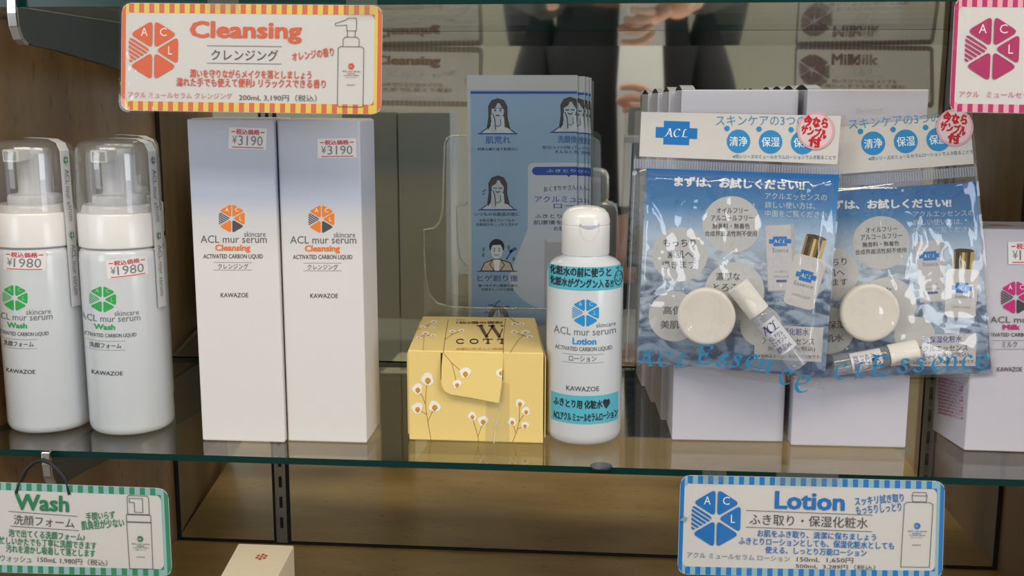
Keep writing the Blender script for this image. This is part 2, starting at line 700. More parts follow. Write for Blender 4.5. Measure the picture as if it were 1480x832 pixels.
STROKES = {   # unit letters (x right, y down, cap height 1), pen paths
    'A': [[(-.12, .97), (.02, .93), (.25, .55), (.5, .02), (.55, 0)], [(.52, 0), (.6, .5), (.66, .97), (.8, .97)], [(.2, .62), (.62, .62)], [(.52, 0), (.36, .03), (.28, .1)]],
    'C': [[(.72, .2), (.66, .04), (.46, .0), (.22, .14), (.06, .42), (.06, .74), (.22, .96), (.44, .98), (.66, .82)]],
    'L': [[(.5, .1), (.42, .0), (.3, .1), (.24, .5), (.14, .9), (.0, .98)], [(.0, .96), (.2, .88), (.45, .97), (.7, .9)]],
    'E': [[(.28, .02), (.16, .98)], [(.08, .02), (.8, .02), (.78, .2)], [(.2, .48), (.56, .48)], [(.02, .98), (.7, .98), (.76, .78)], [(.56, .38), (.54, .6)]],
    's': [[(.5, .5), (.42, .38), (.24, .38), (.16, .5), (.26, .64), (.4, .74), (.4, .9), (.2, .99), (.02, .92), (.02, .82)]],
    'e': [[(.1, .72), (.34, .68), (.5, .54), (.42, .4), (.28, .38), (.12, .54), (.06, .78), (.16, .96), (.32, .98), (.5, .86)]],
    'n': [[(.02, .46), (.14, .4), (.12, .6), (.06, .98)], [(.1, .66), (.26, .44), (.42, .38), (.48, .5), (.4, .94), (.52, .96)]],
    'c': [[(.46, .5), (.4, .38), (.24, .38), (.1, .54), (.05, .78), (.14, .96), (.3, .98), (.46, .86)]],
}


def penword(p, word, x, y, size, nib, c, adv, L=2, rot=0, ang=25, dy=0, ox=None, oy=None):
    cs, sn = math.cos(math.radians(rot)), math.sin(math.radians(rot))
    ox, oy = (x, y) if ox is None else (ox, oy)
    for i, ch in enumerate(word):
        for st in STROKES.get(ch, []):
            P = []
            q = []
            for a, b in zip(st, st[1:]):   # smooth
                q += [a, ((a[0] + b[0]) / 2, (a[1] + b[1]) / 2)]
            q.append(st[-1])
            if len(st) > 3:
                sm = [q[0]] + [tuple((q[k - 1][j] + 2 * q[k][j] + q[k + 1][j]) / 4 for j in (0, 1)) for k in range(1, len(q) - 1)] + [q[-1]]
            else:
                sm = q
            for sx, sy in sm:
                X, Y = x + sx * size, y + sy * size
                P.append((ox + (X - ox) * cs - (Y - oy) * sn, oy + (X - ox) * sn + (Y - oy) * cs))
            p.pen(P, nib, ang, c, L)
        x += adv[i] if isinstance(adv, (list, tuple)) else adv
        y += dy


def script_acl(p, cx, cy, w, h, c, rot=0, L=2):
    penword(p, 'ACL', cx - w / 2, cy - h / 2, h, h * .16, c, w * .37, L, rot, 20, ox=cx, oy=cy)


# ------------------------------------------------------------------ colours of things
M_PLY_L = plywood('plywood_side', '6c5232', '826440', '563a20', 0.5, 'Z')
M_PLY_D = plywood('plywood_deck', '9d7a45', 'b59358', '73542d', 0.34, 'X', coat=0.25)
M_MIRROR = mirror_mat()
M_GLASS = clear('shelf_glass', (0.93, 0.955, 0.935), 0.045)
M_EDGE = plain('shelf_glass_edge', '06302d', 0.22, spec=.35)
M_STEEL = plain('galvanised_steel', '8f918f', 0.35, 0.9, grain=.25, scale=60)
M_CHROME = plain('polished_steel', 'c9cbcd', 0.12, 1.0)
M_BLACK = plain('black_gap', '0b0b0b', 0.8)
M_WHITE = plain('white_plastic', 'e9e7e5', 0.28, coat=.25)
M_MILKY = plain('milky_bottle', 'd3d7dc', 0.22, coat=.35, sss=.15)
M_CARD = plain('white_card', 'd9d6d6', 0.45, grain=.02, scale=900)
M_CARTON = plain('pearl_carton', 'c6c4d0', 0.38, coat=.15, grain=.02, scale=500)
M_CARTIN = plain('carton_inside', '7d7f82', 0.7)
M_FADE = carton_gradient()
M_DOME = clear('clear_dome', (0.955, 0.955, 0.955), 0.05, haze=0.05)
M_ACRYL = clear('clear_acrylic', (0.93, 0.95, 0.95), 0.05, haze=0.03)
M_FILM = clear('crinkled_film', (0.965, 0.965, 0.97), 0.07, rough=0.03, haze=0.022, bump=0.15, scale=55, dist=0.002)
M_FILMB = clear('film_back', (0.96, 0.96, 0.965), 0.05, haze=0.03)
M_LAMI = clear('laminate_gloss', (0.99, 0.99, 0.99), 0.05, rough=0.02, bump=0.25, scale=60, dist=0.0015)
M_TAPE = clear('clear_tape', (0.93, 0.93, 0.91), 0.06, haze=0.06, bump=.2, scale=200)
M_RUB = plain('black_rubber', '101010', 0.55)
M_GOLD = plain('yellow_card', 'f0d486', 0.42, coat=.15, grain=.02, scale=400)
M_GOLDIN = plain('yellow_card_torn', '4a4026', 0.8)

# ================================================================== cabinet (setting)
XL, XR, YB, ZD, ZT, T = -0.444, 0.392, 0.2985, -0.1982, 0.3236, 0.005


def struct(o):
    o['kind'] = 'structure'
    return o


XF = XL - .051          # the left side wall splays outwards to the front
struct(prism('wall_left', [(XF - .018, -.0), (XF, -.0), (XL, YB + .004), (XL, YB + .03), (XL - .018, YB + .03)], -0.30, 0.72, M_PLY_L, loc=(XL, 0.15, -0.3)))
struct(box('wall_right', XR, XR + 0.018, 0.0, YB + 0.03, -0.30, 0.72, M_PLY_L, loc=(XR, 0.15, -0.3)))
struct(box('wall_back', XL, XR, YB + 0.004, YB + 0.02, -0.30, 0.72, M_PLY_L, loc=(0, YB, -0.3)))
struct(box('trim_1', XL - 0.018, XR + 0.018, 0.0, YB + 0.03, 0.72, 0.74, M_PLY_L, loc=(0, 0.15, 0.72)))
deck = prism('cabinet_deck', [(XF, -.10), (XR, -.10), (XR, YB + .004), (XL, YB + .004)], ZD - 0.02, ZD, M_PLY_D, loc=(0, 0.15, ZD - 0.02))
tag(deck, 'brown plywood bottom deck of the display case, below the lower glass shelf', 'shelf')
# dark seam under the mirrors and up their edges
seam = mk('trim_2', *(lambda b: b)(([(XL, YB - .0008, ZD), (XR, YB - .0008, ZD), (XR, YB - .0008, ZD + .003), (XL, YB - .0008, ZD + .003)], [(0, 1, 2, 3)])), M_BLACK)
struct(seam)
SX = (-0.330, 0.317)


def mirror(x0, x1, lab):
    t = thing('mirror_panel', ((x0 + x1) / 2, YB, ZD), lab, 'mirror', None)
    box('mirror_glass', x0, x1, YB, YB + 0.003, ZD + 0.002, 0.715, M_MIRROR, t)
    for x in (x0, x1):
        box('edge_strip', x - 0.0016, x + 0.0016, YB - 0.0006, YB + 0.0035, ZD + 0.002, 0.715, M_BLACK, t)
    return t


mirror(XL + 0.003, SX[0] - 0.008, 'narrow mirror panel at the left end of the back wall')
mirror(SX[0] + 0.007, SX[1] - 0.006, 'wide mirror panel across the middle of the back wall')
mirror(SX[1] + 0.006, XR - 0.003, 'narrow mirror panel at the right end of the back wall')
for i, x in enumerate(SX):
    t = thing('shelf_standard', (x, YB - .002, ZD),
              'slotted metal upright between the %s mirror panel and the wide middle mirror' % ('left', 'right')[i], 'shelf standard',
              'slotted uprights on the back wall')
    box('channel', x - 0.0065, x + 0.0050, YB - 0.0015, YB + 0.004, ZD + .002, 0.715, M_STEEL, t)
    v, f = [], []
    for k in range(32):
        z = ZD + 0.018 + k * 0.0222
        n = len(v)
        v += [(x - .0022, YB - .0017, z), (x + .0012, YB - .0017, z), (x + .0012, YB - .0017, z + .012), (x - .0022, YB - .0017, z + .012)]
        f.append((n, n + 1, n + 2, n + 3))
    o = mk('slots', v, f, M_BLACK, t)
    o['kind'] = 'stuff'
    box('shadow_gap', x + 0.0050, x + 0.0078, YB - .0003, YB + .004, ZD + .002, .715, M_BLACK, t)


def shelf(z, lab):
    o = prism('glass_shelf', [(XF + .002, 0), (XR - .002, 0), (XR - .002, YB - .003), (XL + .002, YB - .003)], z, z + T, [M_GLASS, M_EDGE], loc=(0, 0, z))
    for p in o.data.polygons:
        if abs(p.normal.z) < .5:
            p.material_index = 1
    tag(o, lab, 'shelf')
    return o


shelf(-T, 'lower glass shelf with a dark green edge, carrying all the products')
shelf(ZT, 'upper glass shelf along the top of the picture, dark green front edge')


def bracket(x, ztop, lab):
    t = thing('shelf_bracket', (x, 0.0, ztop - .026), lab, 'bracket', 'shelf brackets by the left side wall')
    pf = [(-0.004, 0), (-0.004, -.014), (0.0, -.022), (.012, -.0255), (.05, -.028), (.16, -.040), (YB - .003, -.052), (YB - .003, 0)]
    v = [(x - .0022, y, ztop + z) for y, z in pf] + [(x + .0022, y, ztop + z) for y, z in pf]
    n = len(pf)
    fixn(mk('arm', v, [tuple(range(n)), tuple(range(n, 2 * n))] + [(i, (i + 1) % n, n + (i + 1) % n, n + i) for i in range(n)],
            plain('painted_steel', '3c4246', .3, .6, coat=.2, grain=.3, scale=500), t), .0004, 1)
    cp = [(-.0075, .006), (-.0085, -.004), (-.0075, -.014), (-.003, -.0225), (.004, -.026)]
    v, f = [], []
    for y, z in cp:
        v += [(x - .0034, y, ztop + z), (x + .0034, y, ztop + z)]
    for y, z in reversed(cp):
        v += [(x - .0034, y + .0028, ztop + z + .0012), (x + .0034, y + .0028, ztop + z + .0012)]
    n = len(v) // 2
    for i in range(n):
        j = (i + 1) % n
        f.append((2 * i, 2 * i + 1, 2 * j + 1, 2 * j))
    f += [tuple(2 * i for i in range(n)), tuple(2 * i + 1 for i in range(n))]
    fixn(mk('front_hook', v, f, M_CHROME, t, ), .0006, 2)
    return t


bracket(-0.4125, -T, 'shelf bracket under the lower glass shelf, its hook holding the black cord')
bracket(-0.4125, ZT, 'dark steel shelf bracket under the upper shelf in the top left corner')

# ================================================================== shop room behind the viewer
struct(box('floor', -4, 4, -4.2, 0.0, -1.06, -1.0, plain('shop_floor', '8d8478', .35, grain=.1, scale=6)))
struct(box('ceiling', -4, 4, -4.2, 0.6, 1.5, 1.55, plain('shop_ceiling', 'c9c8c4', .8)))
struct(box('wall_rear', -4, 4, -4.3, -4.2, -1.0, 1.5, plain('shop_wall', 'cfc6b0', .8, grain=.05, scale=4)))
struct(box('trim_3', 0.66, 0.85, -2.2, -2.0, .42, 1.5, plain('overhead_board', 'dcd9cf', .7)))  # overhead sign board in the shop, seen only in the mirror
struct(box('trim_4', 0.85, 1.0, -2.2, -2.0, .47, 1.5, plain('overhead_board_wood', 'a5865a', .6)))  # tan piece beside the overhead board, also only mirrored
struct(box('trim_5', -0.9, 1.2, -0.12, -.101, -1.0, ZD - .02, M_PLY_L))

# ================================================================== price stickers
def sticker(fmap, cx, cy, w, h, rot, price, parent, xf=None, base=.00016, lab=None):
    """white price sticker: red heading, grey price, red rule"""
    def X(x, y):
        c, s = math.cos(math.radians(rot)), math.sin(math.radians(rot))
        return cx + x * c - y * s, cy + x * s + y * c
    p = Print(fmap, base, .00004, xf=X)
    W, H = w / 2, h / 2
    p.grid(-W, -H, W, H, plain('sticker_paper', 'e9e6e6', .45), 0, 10)
    st = p.build('price_sticker', parent)
    if lab:
        st['label'] = lab
    q = Print(fmap, base + .00008, .00004, xf=X)
    q.text('税込価格', -W * .62, -H * .86, W * .62, -H * .34, 'c22a3a', .02)
    q.line([(-W * .84, -H * .6), (-W * .68, -H * .6)], h * .05, 'c22a3a')
    q.line([(W * .68, -H * .6), (W * .86, -H * .6)], h * .05, 'c22a3a')
    q.text('¥', -W * .8, -H * .22, -W * .56, H * .52, '77777d', -.005)
    q.text(price, -W * .48, -H * .26, W * .8, H * .66, '77777d', -.012)
    q.line([(-W * .8, H * .84), (W * .84, H * .84)], h * .045, 'cc4040')
    q.build('price_lettering', st)
    return st


# ================================================================== foaming wash bottles
def wash_bottle(cx, cy, label):
    t = thing('wash_bottle', (cx, cy, 0), label, 'bottle', 'foaming face wash bottles')
    R = .0325
    prof = [(0, 0.0005), (R - .006, 0.0005), (R - .003, .0012), (R - .0008, .0035), (R, .007), (R, .138), (R - .0006, .1435), (R - .0022, .1462), (R - .004, .1475), (.02, .148), (0, .148)]
    lathe('body', cx, cy, prof, M_MILKY, t, 96)
    rc = .0318
    lathe('collar', cx, cy, [(.018, .1478), (rc - .0006, .1478), (rc, .1486), (rc, .1725), (rc - .001, .1740), (.0285, .1745), (.0275, .1790), (.0265, .1800), (.0, .1800)], M_WHITE, t, 96)
    # pump inside the clear dome
    pr = [(0, .1800), (.0195, .1800), (.0202, .1815), (.0202, .1850), (.019, .1868), (.0125, .1880), (.0118, .1900), (.0118, .216), (.0125, .2172), (.0125, .2215), (.0118, .2228), (0, .2232)]
    pump = lathe('pump', cx, cy, pr, plain('pump_plastic', 'dcdde2', .35, coat=.2), t, 48)
    # square spout pointing forward-left
    a = math.radians(-8)
    d = Vector((math.sin(a), -math.cos(a), 0))
    s = Vector((d.y, -d.x, 0))
    v = []
    for q, hw, z0, z1 in ((.004, .0065, .2145, .2228), (.024, .0072, .2128, .2222)):
        c = Vector((cx, cy, 0)) + d * q
        v += [c - s * hw + Vector((0, 0, z0)), c + s * hw + Vector((0, 0, z0)), c + s * hw + Vector((0, 0, z1)), c - s * hw + Vector((0, 0, z1))]
    sp = fixn(mk('spout', v, [(0, 1, 2, 3), (4, 5, 6, 7), (0, 1, 5, 4), (1, 2, 6, 5), (2, 3, 7, 6), (3, 0, 4, 7)], M_WHITE, t), .0008, 2)
    c = Vector((cx, cy, 0)) + d * .02425
    hw = .0054
    mk('spout_mouth', [c - s * hw + Vector((0, 0, .2142)), c + s * hw + Vector((0, 0, .2142)), c + s * hw + Vector((0, 0, .2208)), c - s * hw + Vector((0, 0, .2208))],
       [(0, 1, 2, 3)], plain('spout_inside', 'a7a9a2', .6), sp)
    # clear dome
    rd = .0312
    outer = [(rd - .0004, .1745), (rd, .176), (rd - .0003, .216), (rd - .0009, .2225), (rd - .003, .2265), (rd - .007, .2287), (.012, .2297), (0, .2299)]
    inner = [(r - .0009 if r > .002 else 0, z - .0009) for r, z in reversed(outer)]
    inner[-1] = (rd - .0014, .1745)
    lathe('dome', cx, cy, outer + inner + [outer[0]], M_DOME, t, 72)

    # print wrapped on the body; given in pixels of the nearer bottle (axis 179.5 at y 400)
    def cyl(x, y, off):
        s_ = max(-.97, min(.97, (x - (179.5 + .0575 * (y - 400))) / 59.0))
        th = math.asin(s_)
        r = R + off
        z = ray_plane(185, y, Vector((0, .0345, 0)), Vector((0, 1, 0))).z
        return Vector((cx + r * math.sin(th + VIEW), cy - r * math.cos(th + VIEW), z))
    VIEW = .433   # the prototype's print is turned towards the aisle
    p = Print(cyl, sub=3)
    wheel(p, 151.5, 433, 21.5, '2f9e4c', '8fd0a0', gap=2.0)
    p.build('emblem', t)
    p = Print(cyl)
    p.text('skincare', 167, 449.5, 199, 457, '6d6d70')
    p.text('ACL mur serum', 122, 456, 201, 465.6, '6b6b6e', -.004, rot=0)
    p.text('Wash', 140, 469, 168, 477, '2f9e4c', .035)
    p.text('ACTIVATED CARBON LIQUID', 124, 482.5, 196, 489, '57575a', .012)
    p.text('洗顔フォーム', 134, 496, 176, 504, '4c4c4f', .012)
    p.line([(131, 493.5), (181, 493.5)], .7, '88888c')
    p.line([(131, 506.5), (181, 506.5)], .7, '88888c')
    p.text('KAWAZOE', 137, 537, 178, 543, '3c3c3f', .014)
    p.build('lettering', t)
    # paper seal strip over dome and body on the right
    th = math.radians(76)
    d = Vector((math.sin(th), -math.cos(th), 0))
    tg = Vector((math.cos(th), math.sin(th), 0))
    c0 = Vector((cx, cy, 0))
    cols = [(-.0045, 0), (.0045, 0)]
    path = [(-.004, .2306), (.010, .2304), (.022, .2298), (.0292, .227), (.0322, .221), (.0326, .18), (.0333, .170), (.0338, .10)]
    v, f = [], []
    for i, (q, z) in enumerate(path):
        for w_ in (-.0048, .0048):
            v.append(c0 + d * (q + .0004) + tg * w_ + Vector((0, 0, z)))
    f = [(2 * i, 2 * i + 1, 2 * i + 3, 2 * i + 2) for i in range(len(path) - 1)]
    sl = mk('seal_strip', v, f, plain('seal_paper', 'd8d8da', .4), t)
    pm = lambda x, y, off: c0 + d * ((.0330 if y > .18 else .0343) + .0009 + off) + tg * x + Vector((0, 0, y))
    p = Print(pm, .0001)
    for z0 in (.214, .156):
        p.fan([(x * .6, y) for x, y in ring(0, z0, .0033, .0030)], '2b7a45', 0)
        p.line([(0, z0 - .0028), (0, z0 + .0028)], .0005, 'd8d8da', 1)
        p.line([(-.0018, z0), (.0018, z0)], .0005, 'd8d8da', 1)
        vs, fs, a0, b0, lo, hi = glyphs('ACL mur serum', 0)
        pts = [(-(y - lo) / (hi - lo) * -.0042 - .002, z0 - .007 - (x - a0) / (b0 - a0) * .040) for x, y in vs]
        p.add(pts, fs, '6b6b6e', 0)
    p.build('strip_lettering', sl)
    return t, cyl


WB_B, cylB = wash_bottle(-.378, .067, 'second white foaming wash bottle from the left, its price sticker tilted')


def dup(root, loc, label, skip=()):
    r = root.copy()
    COL.objects.link(r)
    r.location = loc
    r['label'] = label
    WLOC[r] = Vector(loc)
    for ch in list(root.children):
        if ch.name.split('.')[0] in skip:
            continue
        c = ch.copy()
        COL.objects.link(c)
        c.parent = r
        WLOC[c] = Vector(loc)
        for g in ch.children:
            d = g.copy()
            COL.objects.link(d)
            d.parent = c
            WLOC[d] = Vector(loc)
    return r


WB_A = dup(WB_B, (-.446, .066, 0), 'leftmost white foaming wash bottle, its price sticker straight and high')
WB_C = dup(WB_B, (-.408, .140, 0), 'white foaming wash bottle hidden behind the second bottle from the left')
for r_ in (WB_A,):
    r_.rotation_euler.z = math.radians(-3)
sticker(cylB, 183.5, 388, 54, 28, -4, '1980', WB_B, lab='slightly tilted price sticker')


def shiftA(x, y, off):
    v = cylB(x + 117.5, y, off)
    return v + Vector((-.068, -.001, 0))


sticker(shiftA, 47.5, 379, 56, 29, 2, '1980', WB_A)

# ================================================================== tall cleansing boxes
def tall_box(foot, H, Y, dx, label):
    cx = sum(a for a, b in foot) / 4
    cy = sum(b for a, b in foot) / 4
    t = thing('tall_carton', (cx, cy, 0), label, 'box', 'tall white cleansing cartons')
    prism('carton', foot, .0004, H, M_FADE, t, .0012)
    fm = yplane(Y)
    # tuck flap seam on the lid
    box('lid', foot[0][0] + .003, foot[1][0] - .002, foot[0][1] + .002, foot[2][1] - .002, H - .0003, H + .0006, M_CARD, t)
    X = lambda x, y: (x + dx, y + (2 if dx else 0) * .5)
    p = Print(fm, xf=X)
    wheel(p, 335, 315.5, 22.5, 'e07a28', 'f0e4dc', lower='4a4a4c', stripe='4a4a4c', gap=1.6)
    p.build('emblem', t)
    p = Print(fm, xf=X)
    p.text('skincare', 353, 334, 384, 342, '6a6a6c')
    p.text('ACL mur serum', 290, 339.8, 385.5, 350.8, '606062', -.004)
    p.text('Cleansing', 311, 353, 362, 365, 'e07428', .03)
    p.text('ACTIVATED CARBON LIQUID', 294, 367, 380, 374.5, '3f3f41', .008)
    p.line([(309, 379), (364, 379)], .6, '77777a')
    p.line([(309, 390), (364, 390)], .6, '77777a')
    p.text('クレンジング', 315, 380.8, 359, 388.6, '48484a', 0)
    p.text('KAWAZOE', 319, 423, 359, 429.5, '444446', .008)
    p.build('lettering', t)
    return t, fm


TB1, f1 = tall_box([(-.3075, .033), (-.2425, .033), (-.2435, .086), (-.3085, .086)], .2458, .033, 0, 'left one of the two tall white cartons with an orange hexagon emblem')
TB2, f2 = tall_box([(-.2412, .0375), (-.1795, .0375), (-.1800, .090), (-.2417, .090)], .2452, .0375, 129.5, 'right one of the two tall white cartons with an orange hexagon emblem')
sticker(f1, 358, 200, 55, 31, 2, '3190', TB1)
sticker(f2, 487, 214, 56, 28, -1, '3190', TB2)

# ================================================================== lotion bottle
LX, LY, LR = -.0146, .0702, .0292
LB = thing('lotion_bottle', (LX, LY, 0), 'white lotion bottle with flip cap and two handwritten turquoise labels, in front of the leaflets', 'bottle')
lathe('body', LX, LY, [(0, .0005), (LR - .008, .0005), (LR - .0035, .0018), (LR - .001, .0045), (LR, .009), (LR, .1295), (LR - .0008, .1345), (LR - .003, .1388), (LR - .0065, .1415), (LR - .0105, .1430), (.0175, .1440), (.017, .1465), (0, .1465)], M_MILKY, LB, 96)
cr = .0182
lathe('flip_cap', LX, LY, [(.012, .1452), (cr - .0004, .1452), (cr, .1458), (cr, .1668), (cr - .0004, .1672), (cr - .0004, .1678), (cr, .1682), (cr - .0001, .1715), (cr - .0012, .1755), (cr - .0042, .1790), (cr - .009, .1808), (.004, .1815), (0, .1816)], M_WHITE, LB, 72)


def capmap(x, y, off):
    s_ = max(-.95, min(.95, (x - 848.5) / 34.5))
    th = math.asin(s_)
    r = cr + off
    return Vector((LX + r * math.sin(th), LY - r * math.cos(th), ray_plane(848, y, Vector((0, .052, 0)), Vector((0, 1, 0))).z))


p = Print(capmap, .0002)
p.fan([(840.5, 323.5)] + [(868, 323.5)] + arc(854.2, 323.5, 13.7, 8, 0, 180, 14)[1:-1], plain('thumb_recess', 'aab4c8', .5), 0)
p.line(arc(854.2, 324, 13.9, 24, 4, 176, 16), .8, 'cfcfcf', 1)
p.build('thumb_notch', LB)


def cylL(x, y, off):
    s_ = max(-.985, min(.985, (x - (845.5 - .012 * (y - 400))) / 54.6))
    th = math.asin(s_)
    r = LR + off
    return Vector((LX + r * math.sin(th), LY - r * math.cos(th), ray_plane(846, y, Vector((0, .041, 0)), Vector((0, 1, 0))).z))


TQ = plain('turquoise_tape', '55b6cc', .45, k=1.0)
p = Print(cylL, sub=3)
wheel(p, 847, 452, 22.5, '1f87c4', '9cc9e4', gap=1.8)
p.build('emblem', LB)
p = Print(cylL)
p.text('skincare', 862, 467, 889, 473.5, '6a6a6c')
p.text('ACL mur serum', 802, 474, 889, 484.8, '6f6f72', -.004)
p.text('Lotion', 829, 488.5, 862, 498, '1f87c4', .03)
p.text('ACTIVATED CARBON LIQUID', 804, 501.5, 884, 508.5, '57575a', .008)
p.line([(815, 512.5), (872, 512.5)], .7, '88888c')
p.line([(815, 524.5), (872, 524.5)], .7, '88888c')
p.text('ローション', 824, 514.5, 862, 522.5, '4c4c4f', 0)
p.text('KAWAZOE', 820, 558.5, 866, 565.5, '4c4c4f', .008)
p.build('lettering', LB)
for y0, y1, nm in ((386, 420, 'upper'), (572, 613, 'lower')):
    p = Print(cylL, .00012)
    p.grid(794 if nm == 'upper' else 797.5, y0, 899 if nm == 'upper' else 893, y1, TQ, 0, 36)
    lb = p.build('handwritten_label', LB, 'turquoise tape, %s one' % nm)
    p = Print(cylL, .0002)
    K = '1d2326'
    if nm == 'upper':
        p.text('化粧水の前に使うと', 797, 386.5, 882, 400, K, .03, rot=1, wob=.35)
        p.text('化粧水がグングン入る!!', 797, 403, 885, 416, K, .03, rot=1.5, wob=.4)
        p.line(ring(892.5, 405, 5.5, 10.5, 18), 1.1, K, 2, True)
        p.line(arc(892, 404, 3, 6, 20, 160, 6), .9, K, 2)
        p.line([(889.5, 399.5), (891, 401), (889.5, 402)], .8, K, 2)
        p.line([(895.5, 399.5), (894, 401), (895.5, 402)], .8, K, 2)
        p.text('ララ', 889, 387, 899, 392, K, .02, rot=-20)
    else:
        p.text('ふきとり用 化粧水♥', 801, 578, 881, 591.5, K, .03, rot=1, wob=.35)
        p.text('ACLアクル ミュールセラムローション', 801, 597, 892, 609, K, .03, rot=-1, wob=.3)
    p.build('handwriting', lb)

# ================================================================== yellow cotton box
YF = .0492
ZY = .0716
YBX = thing('cotton_box', (-.105, .115, 0), 'pale yellow box printed with cotton flowers, front flap torn open', 'box')
ft = [(-.1487, YF), (-.0448, YF), (-.0600, .182), (-.1592, .180)]
prism('carton', ft, .0004, ZY, M_GOLD, YBX, .0009)
fy = yplane(YF)
fz = plane_map((0, 0, ZY), (0, 0, 1))
C2 = lambda x, y: (580 + x / 4.152, 440 + y / 3.962)   # measured on an enlarged crop of the box
STEM = '7b5a2c'


def cotton(p, x, y, s, L=2):
    random.seed(int(x * 7 + y))
    k = random.random() * 6
    pts = [(x + s * (1 + .16 * math.sin(3 * a + k)) * math.cos(a), y - s * .12 + s * .92 * (1 + .13 * math.sin(2 * a + k)) * math.sin(a)) for a in [i * math.pi / 12 for i in range(24)]]
    p.fan(pts, 'e9e4dc', L)
    p.fan(ring(x + s * .05, y + s * .12, s * .46, s * .46, 12), 'c98a24', L + 1)
    p.poly([(x - s * .5, y + s * .15), (x + s * .1, y + s * .5), (x + s * .65, y + s * .05), (x + s * .05, y + s * .75)], 'b5761c', L + 1.4)


PR = [Print(fy, xf=C2)]
for st in ([(180, 780), (165, 700), (148, 600), (145, 560), (153, 440)], [(145, 570), (125, 520), (102, 495)], [(150, 628), (125, 612), (99, 600)], [(160, 668), (180, 625), (197, 595)],
           None, [(464, 785), (458, 745), (440, 690), (427, 650)], [(460, 755), (475, 715), (488, 678)],
           None, [(668, 785), (690, 735), (707, 670), (711, 575)], [(707, 670), (728, 640), (747, 620)], [(686, 735), (678, 705), (666, 678)], [(697, 710), (720, 703), (738, 697)]):
    if st is None:
        PR.append(Print(fy, xf=C2))
    else:
        PR[-1].line(st, 2.6, STEM, 1)
for g, x, y, s in ((0, 158, 430, 37), (0, 98, 485, 31), (0, 97, 596, 32), (0, 199, 585, 35), (1, 426, 640, 25), (1, 490, 668, 31), (2, 711, 566, 27), (2, 748, 612, 25), (2, 665, 672, 25), (2, 741, 692, 23)):
    cotton(PR[g], x, y, s)
for p in PR:
    p.build('flower_print', YBX)
p = Print(fz, xf=C2)
for st in ([(130, 262), (138, 180)], [(95, 145), (130, 128), (200, 100)], [(150, 118), (185, 132)], [(105, 190), (138, 175), (195, 178)], [(262, 200), (310, 168), (365, 150)], [(300, 172), (308, 150)],
           [(653, 275), (700, 205), (745, 162)], [(680, 158), (720, 175), (760, 186)], [(652, 78), (690, 102), (725, 112)], [(675, 92), (678, 110)]):
    p.line(st, 2.6, STEM, 1)
for x, y, s in ((145, 166, 20), (195, 100, 18), (128, 128, 15), (190, 178, 16), (105, 190, 14), (183, 132, 13), (306, 154, 17), (362, 149, 16), (745, 158, 20), (678, 157, 18), (770, 186, 18), (680, 112, 17), (722, 112, 15)):
    P2 = Print(fz)
    pts = [(x + s * 1.2 * math.cos(a), y + s * .55 * math.sin(a)) for a in [i * math.pi / 8 for i in range(16)]]
    p.fan(pts, 'e9e4dc', 2)
    p.fan(ring(x, y + s * .1, s * .55, s * .25, 10), 'c98a24', 3)
BR = '5e4020'
for a, b in (((455, 122), (490, 122)), ((525, 122), (560, 122)), ((598, 122), (612, 122))):
    p.line([a, b], 7, BR, 2)
p.line([(475, 124), (512, 184)], 19, BR, 2)
p.line([(510, 184), (548, 124)], 8, BR, 2)
p.line([(545, 124), (588, 184)], 19, BR, 2)
p.line([(588, 184), (607, 140)], 7, BR, 2)
for ch, a, b in (('C', 330, 378), ('O', 412, 462), ('T', 492, 548), ('T', 578, 612)):
    if ch == 'T':
        p.line([(a, 199), (b, 199)], 5, BR, 2)
        m_ = 520 if a == 492 else 604
        p.line([(m_, 199), (m_, 222)], 13, BR, 2)
        p.line([(m_ - 13, 223), (min(m_ + 13, 611), 223)], 4, BR, 2)
        p.line([(a, 197), (a, 207)], 4, BR, 2)
    elif ch == 'C':
        p.line(arc(355, 211, 23, 12, -35, -325, 14), 6, BR, 2)
    else:
        p.line(ring(437, 211, 23, 12, 18), 6, BR, 2, True)
p.text('お肌にやさしい天然', 330, 248, 611, 261, 'c98a24', .02)
p.text('1枚2種の便利', 330, 96, 606, 111, BR, .03)
p.text('コットン', 330, 83, 384, 92, BR, .03)
p.line([(282, 84), (262, 200), (252, 278)], 3, M_GOLDIN, 2)
p.line([(625, 82), (614, 180), (612, 280)], 2.5, M_GOLDIN, 2)
p.build('lid_print', YBX)
# the torn tongue flap hangs a little proud of the front
A3 = ray_plane(*C2(430, 276), Vector((0, YF, 0)), Vector((0, 1, 0)))
nf = Vector((0.03, -1, .10)).normalized()
ff = plane_map(A3, nf)
out = [(250, 276), (612, 280), (606, 430), (586, 561), (530, 552), (430, 533), (295, 512), (262, 495), (246, 468), (240, 436), (243, 350)]
v = [ff(*C2(x, y), .0010) for x, y in out] + [ff(*C2(x, y), .0004) for x, y in out]
n = len(out)
fl = fixn(mk('tongue_flap', v, [tuple(range(n)), tuple(range(n, 2 * n))] + [(i, (i + 1) % n, n + (i + 1) % n, n + i) for i in range(n)], M_GOLD, YBX))
p = Print(ff, .0011, xf=C2)
for st in ([(258, 282), (302, 330), (375, 392)], [(303, 330), (318, 385), (334, 450)]):
    p.line(st, 2.6, STEM, 1)
for x, y, s in ((384, 392, 33), (335, 456, 26)):
    cotton(p, x, y, s)
p.fan(arc(606, 390, 38, 24, 90, 270, 12), 'e9e4dc', 2)
p.fan(arc(604, 392, 18, 13, 90, 270, 12), 'c98a24', 3)
p.build('flap_print', fl)
p = Print(fy, .00008, xf=C2)
p.poly([(236, 276), (252, 276), (246, 436), (236, 432)], M_GOLDIN, 0)
p.build('torn_gap', YBX)
p = Print(fy, .00008, xf=C2)
p.poly([(602, 375), (612, 372), (610, 435), (600, 438)], M_BLACK, 0)
p.build('torn_gap', YBX)
